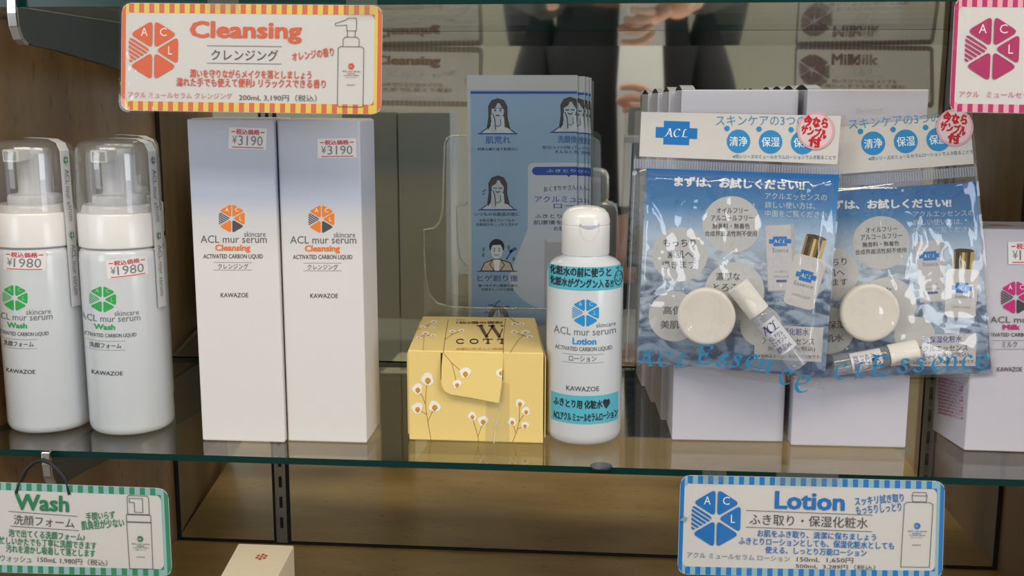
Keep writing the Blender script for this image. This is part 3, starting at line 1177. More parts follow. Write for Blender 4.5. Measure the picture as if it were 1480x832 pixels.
p = Print(fy, .0003, xf=C2)
p.poly([(508, 556), (585, 562), (612, 440), (650, 452), (648, 788), (555, 790), (505, 786)], M_TAPE, 0)
p.line([(598, 455), (590, 600), (566, 700), (556, 792)], 5, plain('tape_crease', 'e4d9b8', .3), 1)
p.build('clear_tape', YBX)
# side flaps standing slightly proud
for s, x, xb, yb in ((-1, -.1487, -.1592, .18), (1, -.0448, -.0600, .182)):
    a, b = Vector((x + s * .0007, YF + .004, 0)), Vector((xb + s * .0007, yb - .004, 0))
    d = Vector((s * .0009, 0, 0))
    v = [a + Vector((0, 0, .004)), b + Vector((0, 0, .004)), b + Vector((0, 0, ZY - .004)), a + Vector((0, 0, ZY - .004))]
    v = v + [q + d for q in v]
    fixn(mk('side_flap', v, [(0, 1, 2, 3), (4, 5, 6, 7), (0, 1, 5, 4), (1, 2, 6, 5), (2, 3, 7, 6), (3, 0, 4, 7)], M_GOLD, YBX))

# ================================================================== leaflets in an acrylic holder
LFY = .205
fl_ = yplane(LFY)


def girl(p, cx, cy, s, smile=False, hand=True, L=2):
    """line drawing of a long-haired woman, head centre (cx, cy), s = head half width"""
    G, H, K = '90a0b2', '3d3a42', '1d2030'
    p.poly([(cx - s * 2.6, cy + s * 3.6), (cx - s * 1.9, cy + s * 2.9), (cx - s * .4, cy + s * 2.3), (cx + s * .5, cy + s * 2.3), (cx + s * 2.0, cy + s * 2.9), (cx + s * 2.6, cy + s * 3.6)], '9fabba', L)
    hair = [(cx - s * 1.7, cy + s * 2.7), (cx - s * 1.45, cy + s), (cx - s * 1.5, cy - s * .6), (cx - s * 1.0, cy - s * 1.5), (cx, cy - s * 1.85), (cx + s * 1.0, cy - s * 1.5), (cx + s * 1.5, cy - s * .5), (cx + s * 1.5, cy + s * 1.1), (cx + s * 1.9, cy + s * 2.8), (cx, cy + s * 2.5)]
    p.fan(hair, K, L + .5)
    p.fan([(cx + (x - cx) * .93, cy + (y - cy) * .95) for x, y in hair], H, L + 1)
    p.poly([(cx - s * .95, cy + s * 1.0), (cx + s * .95, cy + s * 1.0), (cx + s * 1.15, cy + s * 3.55), (cx - s * 1.25, cy + s * 3.55)], '9fabba', L + 1.3)
    p.poly([(cx - s * .42, cy + s), (cx + s * .42, cy + s), (cx + s * .5, cy + s * 2.3), (cx, cy + s * 2.6), (cx - s * .5, cy + s * 2.3)], G, L + 1.5)
    p.line([(cx - s * .45, cy + s * 1.4), (cx - s * .5, cy + s * 2.3), (cx, cy + s * 2.6), (cx + s * .5, cy + s * 2.3), (cx + s * .42, cy + s * 1.4)], s * .1, K, L + 1.7)
    p.fan(ring(cx, cy + s * .15, s * .98, s * 1.25, 20), G, L + 2)
    p.poly([(cx - s * 1.05, cy - s * .1), (cx - s * .75, cy - s * 1.2), (cx + s * .1, cy - s * 1.45), (cx - s * .3, cy - s * .5)], H, L + 2.5)
    p.poly([(cx + s * .1, cy - s * 1.45), (cx + s * .85, cy - s * 1.1), (cx + s * 1.05, cy + s * .1), (cx + s * .5, cy - s * .6)], H, L + 2.5)
    w = s * .14
    if smile:
        p.line(arc(cx - s * .42, cy + s * .1, s * .25, s * .12, 20, 160, 5), w, K, L + 3)
        p.line(arc(cx + s * .42, cy + s * .1, s * .25, s * .12, 20, 160, 5), w, K, L + 3)
        p.line(arc(cx, cy + s * .65, s * .3, s * .2, 10, 170, 6), w, K, L + 3)
    else:
        for q in (-1, 1):
            p.fan(ring(cx + q * s * .42, cy + s * .05, s * .14, s * .16, 8), K, L + 3)
            p.line([(cx + q * s * .2, cy - s * .32), (cx + q * s * .65, cy - s * .25)], w, K, L + 3)
        p.line(arc(cx, cy + s * .95, s * .26, s * .16, 200, 340, 5), w, K, L + 3)
    if hand:
        p.poly([(cx - s * 1.15, cy + s * .7), (cx - s * .75, cy + s * .6), (cx - s * .5, cy + s * 1.3), (cx - s * .35, cy + s * 2.0), (cx - s * .2, cy + s * 3.4), (cx - s * 1.1, cy + s * 3.4), (cx - s * 1.1, cy + s * 1.8)], G, L + 3)
        p.line([(cx - s * 1.15, cy + s * .7), (cx - s * 1.1, cy + s * 1.8), (cx - s * 1.5, cy + s * 3.0)], w, K, L + 3.4)
        p.line([(cx - s * .75, cy + s * .6), (cx - s * .45, cy + s * 1.5), (cx - s * .35, cy + s * 3.0)], w, K, L + 3.4)
    p.line([(cx - s * 1.5, cy + s * 2.7), (cx - s * 2.6, cy + s * 3.5)], w, K, L + 3)
    p.line([(cx + s * 1.6, cy + s * 2.7), (cx + s * 2.6, cy + s * 3.5)], w, K, L + 3)
    p.line([(cx - s * 3.0, cy + s * 3.65), (cx + s * 3.0, cy + s * 3.65)], w * 1.3, '27418c', L + 3.5)


LT = thing('leaflet', (-.07, LFY, .012), 'frontmost blue skincare leaflet in the acrylic holder, its whole face showing', 'leaflet', 'blue leaflets fanned in the holder')
tl, tr_ = fl_(675, 108.5, 0), fl_(835, 108.5, 0)
bz = .012
SH = mk('sheet', [(tl.x, LFY, bz), (tr_.x, LFY, bz), (tr_.x, LFY, tl.z), (tl.x, LFY, tl.z), (tl.x, LFY + .0006, bz), (tr_.x, LFY + .0006, bz), (tr_.x, LFY + .0006, tl.z), (tl.x, LFY + .0006, tl.z)],
        [(0, 1, 2, 3), (4, 5, 6, 7), (0, 1, 5, 4), (1, 2, 6, 5), (2, 3, 7, 6), (3, 0, 4, 7)], plain('leaflet_paper', 'a6abb6', .35, coat=.2), LT)
p = Print(fl_)
p.poly([(680, 130), (834, 131), (833, 470), (682, 470)], '728fb2', 0)
p.poly([(680, 132), (834, 132), (834, 135.5), (680, 135.5)], '1f3f93', 1)
p.poly(arc(771, 243, 8, 8, 180, 270, 6) + [(834, 235), (834, 445)] + arc(800, 390, 66, 58, 90, 170, 8) + [(763, 330)], '98a4b8', 1)
p.poly(arc(775, 247, 6, 6, 90, 270, 8) + [(834, 240.5), (834, 253)], '1f3f93', 2)
p.poly([(819, 252.5), (825, 252.5), (822, 256)], '1f3f93', 2)
p.poly([(787, 345), (834, 344), (834, 460), (786, 460)], '8b8f9e', 2)
p.poly([(787, 345), (834, 344), (834, 349), (793, 350)], '9fa4b2', 3)
p.build('panels', LT)
p = Print(fl_)
B_, D_ = '33508c', '333c55'
p.text('肌荒れ', 702, 196.5, 738, 207.5, B_, .012, L=3)
p.text('何度も繰り返す肌荒れに', 690, 213, 749, 217.5, D_, .01, L=3)
p.text('洗顔後', 806, 195.5, 834, 206.5, B_, .012, L=3)
p.text('毛穴にメイクが残って', 784, 210.5, 834, 215.5, D_, .01, L=3)
p.text('そんなとき', 802, 217, 834, 221.5, D_, .01, L=3)
p.text('ふきとり', 790, 244.5, 832, 248.8, '98a4b8', .01, L=4)
p.text('おくすりやさん', 786, 268, 833, 275.5, D_, .005, L=4, rot=-4)
p.text('アクルミュ', 773, 283, 833, 292, B_, .005, L=4)
p.text('ロー', 800, 294.5, 830, 300.5, B_, .005, L=4)
p.text('ふきとりや化', 773, 309, 834, 315, D_, .005, L=4)
p.text('肌環境を整え', 771, 318, 834, 324.5, D_, .005, L=4)
p.text('お肌', 800, 327, 816, 333, D_, .005, L=4)
p.text('いつもの化粧品の前に', 686, 306.5, 751, 312, D_, .012, L=3)
p.text('お肌を整えていつもの', 693, 316, 744, 320.5, D_, .01, L=3)
p.text('化粧成分をしっかり活かす', 688, 322, 749, 326.5, D_, .01, L=3)
p.text('ヒゲ剃り後', 690, 397, 749, 406.5, B_, .012, L=3)
p.text('傷つきやすい髭剃り後の', 691, 410.5, 748, 414.5, D_, .01, L=3)
p.text('お肌をしっかり保湿', 696, 416, 742, 420, D_, .01, L=3)
p.build('lettering', LT)
p = Print(fl_)
girl(p, 719.5, 159, 9.3)
p.build('illustration', LT)
p = Print(fl_, xf=lambda x, y: (min(x, 834.3), y))   # cut at the sheet's edge
girl(p, 824, 157, 9.3, True)
p.build('illustration', LT)
p = Print(fl_)
girl(p, 719.5, 270, 9.0, True)
p.line([(697.5, 277), (702, 274)], 1.1, '1d2030', 3)
p.line([(697.5, 281), (700, 279.5)], 1.1, '1d2030', 3)
# man with a razor
p.build('illustration', LT)
p = Print(fl_)
cx, cy = 718, 366
K = '1d2030'
p.poly([(694, 391), (700, 379), (713, 374), (723, 374), (738, 379), (743, 391)], K, 2)
p.poly([(696, 390.5), (701, 380), (713, 375.5), (723, 375.5), (736.5, 380), (741, 390.5)], '9d948f', 2.5)
p.poly([(713, 375), (723, 375), (721, 391), (715.5, 391)], 'b9c0cf', 3)
p.line([(712, 375), (708, 382), (714, 391)], 1.1, K, 4)
p.line([(724, 375), (729, 383), (723, 391)], 1.1, K, 4)
p.fan(ring(718, 356, 11, 11, 18), K, 3)
p.fan(ring(718, 362.5, 8.6, 11.5, 18), 'a3b1c4', 3.5)
p.poly([(708, 358), (710, 350), (727, 350), (728, 358), (725, 353.5), (713, 354)], K, 4)
for q in (-1, 1):
    p.fan(ring(718 + q * 3.6, 362, 1.1, 1.1, 6), K, 4)
    p.line([(718 + q * 2, 359), (718 + q * 5.4, 358.6)], .9, K, 4)
p.line(arc(718, 367, 3, 1.8, 10, 170, 5), .9, K, 4)
p.line([(690, 391.8), (747, 391.8)], 1.3, '27418c', 4)
p.line([(732, 374), (740, 362)], 2.6, '33508c', 3)
p.line([(737, 363), (745, 359)], 4.5, '33508c', 3)
for x, y in ((699, 360), (698.5, 368), (735, 357), (742.5, 374)):
    p.line([(x - 1.5, y + 1), (x, y - 2.4), (x + 1.5, y - .6), (x, y + 2.6)], .8, K, 3, True)
# hair top of the last figure
p.build('illustration', LT)
p = Print(fl_)
p.fan([(705, 458), (708, 449), (714, 443.5), (720, 442), (727, 443.5), (733, 449), (736, 458)], '46434b', 3)
p.poly([(712, 458), (717, 449), (721, 447), (729, 458)], 'a3b1c4', 3.5)
for st in ([(716, 443), (717, 438), (723, 434)], [(706, 441), (712, 440), (715, 443)], [(729, 444), (733, 442), (737, 444)], [(700, 452), (703, 450), (707, 452)], [(719, 447), (718, 456)], [(722, 447), (725, 457)]):
    p.line(st, 1.0, K, 4)
p.build('illustration', LT)
for k, (dx, dz) in enumerate(((.0062, -.0010), (.0094, -.0015), (.0118, -.0022))):
    dup(LT, (LT.location.x + dx, LFY + .0022 * (k + 1), .012 + dz * 0),
        ('blue leaflet just behind the front one, only its right margin showing', 'third blue leaflet from the front of the fan, a thin right margin showing',
         'rearmost blue leaflet of the fan, a sliver at the right edge')[k]).scale = (1, 1, 1 + dz * 3.6)

HD = thing('leaflet_holder', (-.07, .205, 0), 'clear acrylic leaflet holder behind the yellow cotton box', 'holder')
hb = yplane(.217)
px = rrect(645, 197, 868, 640, 14)
v = [hb(x, y, 0) for x, y in px]
v = v + [q + Vector((0, .0022, 0)) for q in v]
n = len(px)
zmin = min(q.z for q in v)
v = [Vector((q.x, q.y, max(q.z, .002))) for q in v]
fixn(mk('back_plate', v, [tuple(range(n)), tuple(range(n, 2 * n))] + [(i, (i + 1) % n, n + (i + 1) % n, n + i) for i in range(n)], clear('acrylic_back', (.92, .95, .97), .06, haze=.13, hazecol=(.68, .78, .92)), HD))  # bluish haze colour stands in for window reflections on the plate
hf = yplane(.192)
edge = [(676, 195.5), (656, 196), (647, 199), (643, 206), (641, 250), (640, 300), (636, 320), (628, 329), (612.5, 332), (613, 365), (615, 400), (620, 424), (632, 438), (652, 443.5), (700, 445), (800, 446), (866, 446.5)]
tube('bent_edge', [hf(x, y, 0) for x, y in edge], .00085, clear('acrylic_edge', (.82, .84, .80), .08, haze=.25, hazecol=(.75, .74, .66)), HD, 8)
px = [(613, 334), (615, 400), (620, 424), (632, 438), (652, 443.5), (866, 446.5), (866, 640), (613, 640)]
v = [hf(x, y, 0) for x, y in px]
v = [Vector((q.x, q.y, max(q.z, .002))) for q in v]
v = v + [q + Vector((0, .002, 0)) for q in v]
n = len(px)
fixn(mk('front_plate', v, [tuple(range(n)), tuple(range(n, 2 * n))] + [(i, (i + 1) % n, n + (i + 1) % n, n + i) for i in range(n)], M_ACRYL, HD))
box('base_plate', -.155, .003, .192, .219, .0006, .0026, M_ACRYL, HD)

# ================================================================== white cartons behind the sample bags
def rect(x0, y0, w, d, a):
    c, s = math.cos(math.radians(a)), math.sin(math.radians(a))
    return [(x0 + x * c - y * s, y0 + x * s + y * c) for x, y in ((0, 0), (w, 0), (w, d), (0, d))]


def carton(x, y, w, d, a, H, label, name='lotion_carton', group='white cartons standing in two files'):
    ft = rect(x, y, w, d, a)
    t = thing(name, (x + w / 2, y + d / 2, 0), label, 'box', group)
    prism('carton', ft, .0004, H, M_CARTON, t, .0010)
    # lid: arched tuck flaps with a dark gap under them at both ends
    c, s = math.cos(math.radians(a)), math.sin(math.radians(a))
    for u in (0,):
        pr = []
        for k in range(9):
            q = k / 8
            pr.append((q * d * .92 + d * .04, .0032 * math.sin(math.pi * q)))
        v, f = [], []
        xo = .0002 if u == 0 else w - .0102
        for q, z in pr:
            for xx in (xo, xo + .010):
                v.append((x + xx * c - q * s, y + xx * s + q * c, H + z + .0002))
                v.append((x + xx * c - q * s, y + xx * s + q * c, H - .0004))
        for k in range(8):
            b = k * 4
            f += [(b, b + 2, b + 6, b + 4), (b, b + 4, b + 5, b + 1), (b + 2, b + 3, b + 7, b + 6)]
        mk('tuck_flap', v, f, [M_CARTON, M_BLACK], t, mi=[0, 1, 1] * 8)
    return t


FH = .2676
rows = ('front', 'second', 'third', 'fourth')
for k in range(4):
    c1 = carton(.0542 - .0062 * k, .0668 + k * .0525, .0852, .0495, 2.0 + k * .8, FH - .0008 * k, '%s white carton of the left file behind the sample bags' % rows[k])
    if k == 0:
        CA = c1
for k in range(4):
    c1 = carton(.1440 - .0012 * k, .0618 + k * .0525, .0858, .0495, 1.0, FH + .0003, '%s white carton of the right file behind the sample bags' % rows[k])
    if k == 0:
        CB = c1
fcb = yplane(.0612)
p = Print(fcb, .0004)
wheel(p, 1250, 290, 26, '1f6fae', 'cfd8e0', gap=1.8)
p.build('emblem', CB)
sticker(fcb, 1301, 232, 58, 30, -2, '3289', CB, base=.0005)
p = Print(fcb, .0004)
p.text('クレンジング', 1236, 156, 1276, 162, '9d979b', 0)
p.build('faint_print', CB)

# milk carton on the right
fm_ = [(.2722, .0612), (.345, .0600), (.3395, .112), (.2635, .1125)]
MC = thing('milk_carton', (.305, .085, 0), 'white carton with a magenta hexagon emblem at the right edge of the frame', 'box')
prism('carton', fm_, .0004, .1682, M_CARTON, MC, .001)
fmk = yplane(.0606)
p = Print(fmk, .0003)
wheel(p, 1468, 429.5, 26, 'b5226f', 'e8d4e0', lower='3f3a3e', stripe='4f464c', gap=1.8)
p.build('emblem', MC)
p = Print(fmk, .0003)
p.text('ACL mur serum', 1431, 457, 1534, 466, '56504f', -.004)
p.text('Milk', 1449, 468.5, 1474, 476, 'b5226f', .035)
p.text('ACTIVATED CARBON LIQUID', 1420, 480.5, 1516, 487, '3f3f41', .01)
p.line([(1431, 491.5), (1506, 491.5)], .6, '77777a')
p.line([(1431, 504), (1506, 504)], .6, '77777a')
p.text('ミルク', 1448, 493, 1470, 501.5, '48484a', 0)
p.text('KAWAZOE', 1441, 530, 1477, 536.5, '444446', .01)
p.build('lettering', MC)
sticker(fmk, 1488, 365, 62, 32, -1, '1650', MC, base=.0004)
nS = Vector((-(.1125 - .0612), -(.2722 - .2635), 0)).normalized()
fs_ = plane_map((.2722, .0612, 0), (nS.x, nS.y, 0))
p = Print(fs_, .0004)
for k in range(11):
    p.text('無香料無着色お肌にやさしい使用方法'[k % 3:k % 3 + 13], 1356, 548 + k * 5.0, 1393, 551.8 + k * 5.0, 'b04a68', .005, rot=14)
p.build('side_lettering', MC)
mk('lid_mark', [(.288, .082, .1684), (.302, .081, .1684), (.301, .092, .1684), (.287, .093, .1684)], [(0, 1, 2, 3)], plain('faint_pink', 'b58a94', .5), MC)

# small box on the deck
SBF, SBZ = [(-.2748, -.0300), (-.2330, -.0285), (-.2372, .0300), (-.2815, .0300)], -.0815
sb = SBF
SB = thing('small_carton', (-.256, .0, ZD), 'small cream carton with a red emblem on its lid, on the bottom deck', 'box')
prism('carton', sb, ZD + .0004, SBZ, plain('cream_card', 'd8cbb2', .5, grain=.03), SB, .001)
p = Print(lambda x, y, off: Vector((x, y, SBZ + off)), .0002)
for k in range(6):
    a = math.radians(60 * k + 30)
    p.fan(ring(-.2555 + .0034 * math.cos(a), .0065 + .0040 * math.sin(a), .0014, .0016, 8), 'a8383a', 0)
p.fan(ring(-.2555, .0065, .0014, .0014, 8), 'a8383a', 0)
p.build('lid_emblem', SB)
SB2 = thing('low_carton', (-.26, -.06, ZD), 'cream carton in front of the small carton, cut off by the frame', 'box')
prism('carton', [(-.279, -.088), (-.238, -.087), (-.2335, -.033), (-.2800, -.0335)], ZD + .0004, -.0825, plain('cream_card', 'd8cbb2', .5, grain=.03), SB2, .001)

# ================================================================== sample bags
def bag(q, p0, nrm, flip, label, k):
    """zip bag over the plane (p0, nrm); q = its outline top-left, top-right, bottom-right, bottom-left"""
    p0, nrm = Vector(p0), Vector(nrm).normalized()
    pm = plane_map(p0, nrm)
    cen = pm(sum(a for a, b in q) / 4, sum(b for a, b in q) / 4, 0)
    t = thing('sample_bag', cen, label, 'bag', 'zip bags with trial sets')
    NX, NY = 84, 100
    bumps = k['bumps']

    def uv(s, u):
        a = (q[0][0] * (1 - s) + q[1][0] * s, q[0][1] * (1 - s) + q[1][1] * s)
        b = (q[3][0] * (1 - s) + q[2][0] * s, q[3][1] * (1 - s) + q[2][1] * s)
        return a[0] * (1 - u) + b[0] * u, a[1] * (1 - u) + b[1] * u
    hd = k['head']
    front, back = [], []
    for j in range(NY + 1):
        for i in range(NX + 1):
            s, u = i / NX, j / NY
            x, y = uv(s, u)
            e = min(1, 12 * min(s, 1 - s)) * min(1, 45 * max(0, u - hd - .05)) * min(1, 14 * (1 - u))
            h = .0022
            for bx, by, br, bh in bumps:
                d = math.hypot((x - bx), (y - by)) / br
                h = max(h, bh if d < 1 else bh - .23 * (d - 1) * br * .00051)
            vv = Vector((x * .022, y * .022, k['seed']))
            w = abs(noise.noise(vv)) * .0030 + abs(noise.noise(vv * 2.7)) * .0012
            # tension creases running from the top corners and the contents
            for (ax, ay, bx2, by2, wd, ht) in k['creases']:
                L2 = (bx2 - ax) ** 2 + (by2 - ay) ** 2
                tt = max(0, min(1, ((x - ax) * (bx2 - ax) + (y - ay) * (by2 - ay)) / L2))
                dd = math.hypot(x - ax - tt * (bx2 - ax), y - ay - tt * (by2 - ay))
                if dd < wd:
                    w = max(w, w * .4 + wd * .00051 * ht * (1 - dd / wd) * min(1, .15 + 4 * min(tt, 1 - tt)))
            front.append(pm(x, y, .0006 + e * (h + w)))
            back.append(pm(x, y, 0))
    F = []
    for j in range(NY):
        for i in range(NX):
            a = j * (NX + 1) + i
            F.append((a, a + 1, a + NX + 2, a + NX + 1))
    o = mk('front_film', front, F, M_FILM, t, smooth=True)
    o2 = mk('back_film', back, F, M_FILMB, t, smooth=True)
    # white printed header strip
    X0 = k['hx0']
    hp = Print(lambda x, y, off: pm(x, y, off), .0009)
    hd0 = .012
    P_ = [uv(X0, 0.004), uv(1 - X0 * .8, .004), uv(1 - X0 * .8, hd), uv(X0, hd)]
    hp.poly(P_, plain('header_white', 'd6d3d0', .35, coat=.5), 0)
    hp.build('header_panel', t)
    # zip: two ridges and many small ribs
    zp = Print(lambda x, y, off: pm(x, y, off), .0012)
    ZM = clear('zip_plastic', (.78, .82, .9), .1, haze=.28, hazecol=(.72, .78, .92))
    a, b = uv(.005, hd + .010), uv(.995, hd + .010)
    c, d = uv(.005, hd + .048), uv(.995, hd + .048)
    zp.poly([a, b, d, c], ZM, 0)
    zp.build('zip', t)
    rv, rf = [], []
    n = 76
    for i in range(n):
        s = .01 + .98 * i / (n - 1)
        for ds, u, off in ((-.0016, hd + .013, .0013), (.0016, hd + .013, .0013), (.0016, hd + .046, .0013), (-.0016, hd + .046, .0013), (0, hd + .013, .0022), (0, hd + .046, .0022)):
            x, y = uv(s + ds, u)
            rv.append(pm(x, y, off))
        m_ = i * 6
        rf += [(m_, m_ + 4, m_ + 5, m_ + 3), (m_ + 4, m_ + 1, m_ + 2, m_ + 5)]
    r = mk('zip_ribs', rv, rf, clear('zip_rib_plastic', (.7, .74, .8), .16, haze=.7, hazecol=(.8, .82, .88)), t)
    r['kind'] = 'stuff'
    # side seams
    for s in (.012, .988):
        sp = Print(lambda x, y, off: pm(x, y, off), .0010)
        aa = [uv(s, u) for u in (hd, .3, .5, .7, .9, .995)]
        sp.line(aa, 1.6, clear('film_seam', (.8, .8, .82), .2, haze=.25), 0)
        sp.build('side_seam', t)
    return t, pm, uv


def header_art(t, pm, X):
    p = Print(pm, .00105, xf=X)
    BL = '2b83bd'
    p.text('スキンケアの3つの', 1035, 167, 1165, 181, '3f88b5', .0, L=1)
    for i, a in enumerate(('清浄', '保湿', '保護')):
        x, y = 1067.5 + i * 46.3, 204 + i * .9
        p.fan(ring(x - 16.7, y - 18.5, 4, 4, 14), BL, 1)
        p.fan(ring(x, y, 17, 17, 30), BL, 1)
        p.text(a, x - 13, y - 7, x + 13, y + 7, 'e0e8ee', .008, L=2)
    p.text('※同シリーズのミュールセラムローションでふき取ることで', 1059, 223.5, 1208, 229.5, '55809c', .008, rot=.6, L=1)
    p.build('header_lettering', t)


def red_badge(t, pm, X, cx, cy, r):
    nb = Print(pm, .0016, xf=X)
    nb.fan(ring(cx, cy, r, r, 36), plain('badge_pink', 'dba9b4', .4, coat=.5), 0)
    nb.fan(ring(cx, cy, r * .88, r * .88, 36), plain('badge_pale', 'e3cdd2', .4, coat=.5), 1)
    o = nb.build('round_sticker', t, 'round pale pink sticker with red handwriting')
    q = Print(pm, .0017, xf=X)
    R_ = 'b81722'
    q.text('今なら', cx - r * .65, cy - r * .78, cx + r * .68, cy - r * .18, R_, .055, rot=8, wob=.5)
    q.text('サンプル', cx - r * .8, cy - r * .22, cx + r * .62, cy + r * .32, R_, .055, rot=14, wob=.5)
    q.text('付', cx - r * .38, cy + r * .3, cx + r * .3, cy + r * .86, R_, .055, rot=5, wob=.4)
    q.build('red_handwriting', o)


def card_art(C, pm, X, full, base=.0):
    """print on the trial card; coordinates of the nearer bag's card in photograph pixels"""
    D_, G_ = '404048', 'b9bec4'
    W_ = plain('card_white_ink', 'cfdbe4', .4)
    p = Print(pm, base, xf=X)
    p.text('まずは、お試しください!!', 975, 257, 1163, 272, plain('card_heading_ink', 'f0f2f4', .4), .04, rot=1.8, L=2)
    for i, s in enumerate(('アクルエッセンスの', '詳しい使い方は、', '中面をご覧ください。')):
        p.text(s, 1106, 279 + i * 12.5, (1195, 1178, 1199)[i], 288.5 + i * 12.5, W_, 0, rot=1.5, L=2)
    for kb, (x, y, r) in enumerate(((1057.5, 324, 42), (983, 367, 40), (975, 456, 37), (1062, 420, 43), (1100, 470, 30))):
        p.fan(ring(x, y, r, r * .98, 36), plain('card_bubble', 'c8c8c8', .4), .2 * kb)
    for s, x0, x1, y in (('オイルフリー', 1036, 1082, 299.5), ('アルコールフリー', 1028, 1089, 310.5), ('無香料・無着色', 1030, 1084, 322), ('合成界面活性剤不使用', 1019, 1094, 333)):
        p.text(s, x0, y, x1, y + 8, D_, .012, L=2)
    for s, x0, x1, y in (('もっちり', 959, 1006, 344.5), ('素肌へ', 965, 1002, 361), ('導きます', 957, 1006, 376)):
        p.text(s, x0, y, x1, y + 11.5, D_, .012, L=2)
    for s, x0, x1, y in (('濃厚な', 1035, 1070, 393), ('とろみ', 1031, 1068, 409)):
        p.text(s, x0, y, x1, y + 11.5, D_, .012, L=2)
    for s, x0, x1, y in (('高保湿', 959, 1000, 441.5), ('美肌水', 955, 996, 462)):
        p.text(s, x0, y, x1, y + 12, D_, .012, L=2)
    p.poly([(1135, 470), (1190, 472), (1187, 522), (1090, 517), (1092, 468)], plain('card_box_ink', 'c9c6c6', .4), 1)
    p.text('高保湿化粧水', 1112, 473, 1169, 483.5, '3d4e92', .015, L=2, rot=1)
    p.text('アクルエッセンス', 1102, 487, 1177, 497, D_, .01, L=2, rot=1)
    p.text('50g 8,800円(税込)', 1110, 499, 1178, 507, D_, .006, L=2, rot=1)
    p.text('※価格はメーカー希望小売価格です。', 1096, 511, 1187, 516.5, D_, .008, L=2, rot=1)
    p.build('lettering', C)
    # printed picture of the box and bottle
    p = Print(pm, base, xf=X)
    p.poly([(1105, 325), (1148, 323), (1151, 420), (1110, 420)], plain('printed_box_side', 'b4b8be', .4), 1)
    p.poly([(1106, 326), (1143, 324), (1146, 418), (1111, 418)], plain('printed_box', 'cbc9cb', .4), 2)
    mark(p, 1127.5, 348, 32, 14, rot=-1, L=3)
    p.text('Essence', 1117, 357.5, 1139, 364, '5a7494', 0, L=3)
    p.text('エッセンス', 1120, 390, 1138, 394, '777c84', 0, L=3)
    p.text('CARBON LIQUID', 1117, 397.5, 1141, 401, '777c84', 0, L=3)
    p.poly([(1122, 403.5), (1137, 403.5), (1137, 407), (1122, 407)], '4a4e8c', 3)
    a = math.radians(full['tilt'])
    bx, by = full['bottle']

    def B(x, y):
        return bx + x * math.cos(a) - y * math.sin(a), by + x * math.sin(a) + y * math.cos(a)
    P = lambda L_: [B(x, y) for x, y in L_]
    cols = ('9c7a34', '2a2018', '6b5020', 'd9c27a', '8a6a2a', '31251a', 'c7a850')
    ws = [-15, -12, -6.5, -3, 1, 5, 9.5, 15]
    for i, cc in enumerate(cols):
        p.poly(P([(ws[i], -62), (ws[i + 1], -62), (ws[i + 1], -31), (ws[i], -31)]), plain('printed_gold_' + cc, cc, .25, coat=.6), 3)
    p.fan(P(ring(0, -62, 15, 3, 16)), '3a2c18', 3.5)
    p.poly(P(arc(-16, -25, 9, 8, 200, 270, 5) + arc(16, -25, 9, 8, 270, 340, 5) + [(22, 34)] + arc(14, 36, 9, 6, 0, 90, 5) + arc(-14, 36, 9, 6, 90, 180, 5)), plain('printed_bottle', 'd2cecd', .4), 4)
    x, y = B(0, -4)
    mark(p, x, y, 30, 16, rot=full['tilt'], L=5)
    x, y = B(0, 9)
    p.text('Essence', x - 14, y - 3, x + 14, y + 3, '4c5f80', .0, rot=full['tilt'], L=5)
    x, y = B(0, 26)
    p.text('CARBON LIQUID', x - 14, y - 2, x + 14, y + 2, '777c84', .0, rot=full['tilt'], L=5)
    p.build('product_picture', C)


def card(corners, pm, off, label, seed, X, full):
    v = [pm(x, y, off + .0005) for x, y in corners] + [pm(x, y, off) for x, y in corners]
    c = sum(v, Vector()) / 8
    C = thing('trial_card', c, label, 'card', 'blue trial cards in the zip bags')
    mk('sheet', v, [(0, 1, 2, 3), (4, 5, 6, 7), (0, 1, 5, 4), (1, 2, 6, 5), (2, 3, 7, 6), (3, 0, 4, 7)], card_print('card_photo_print_%d' % seed, seed), C)
    card_art(C, pm, X, full, off + .0006)
    return C


def jar(pm, nrm, x, y, r_m, off, label):
    """round sample jar seen lid-on, lying against the card"""
    nrm = Vector(nrm).normalized()
    c = pm(x, y, off)
    t = thing('sample_jar', c, label, 'jar', 'round sample jars in the zip bags')
    up = Vector((0, 0, 1))
    a = up.cross(nrm).normalized()
    b = nrm.cross(a)

    def lat(name, prof, mat, par):
        v, f = [], []
        seg = 64
        for i in range(seg):
            an = 2 * math.pi * i / seg
            for r, z in prof:
                v.append(c + (a * math.cos(an) + b * math.sin(an)) * r + nrm * z)
        n = len(prof)
        for i in range(seg):
            j = (i + 1) % seg
            for k in range(n - 1):
                f.append((i * n + k, j * n + k, j * n + k + 1, i * n + k + 1))
        return fixn(mk(name, v, f, mat, par), smooth_angle=40)
    lat('base', [(0, 0), (r_m * .9, 0), (r_m * .95, .001), (r_m * .95, .006), (0, .006)], plain('jar_base', 'bfc3c6', .3), t)
    lat('lid', [(r_m * .9, .0058), (r_m - .0006, .0058), (r_m, .0066), (r_m, .0125), (r_m - .0007, .0134), (r_m - .002, .0138), (r_m - .0035, .0136), (0, .0136)], plain('jar_lid', 'e6dfd5', .45), t)
    return t


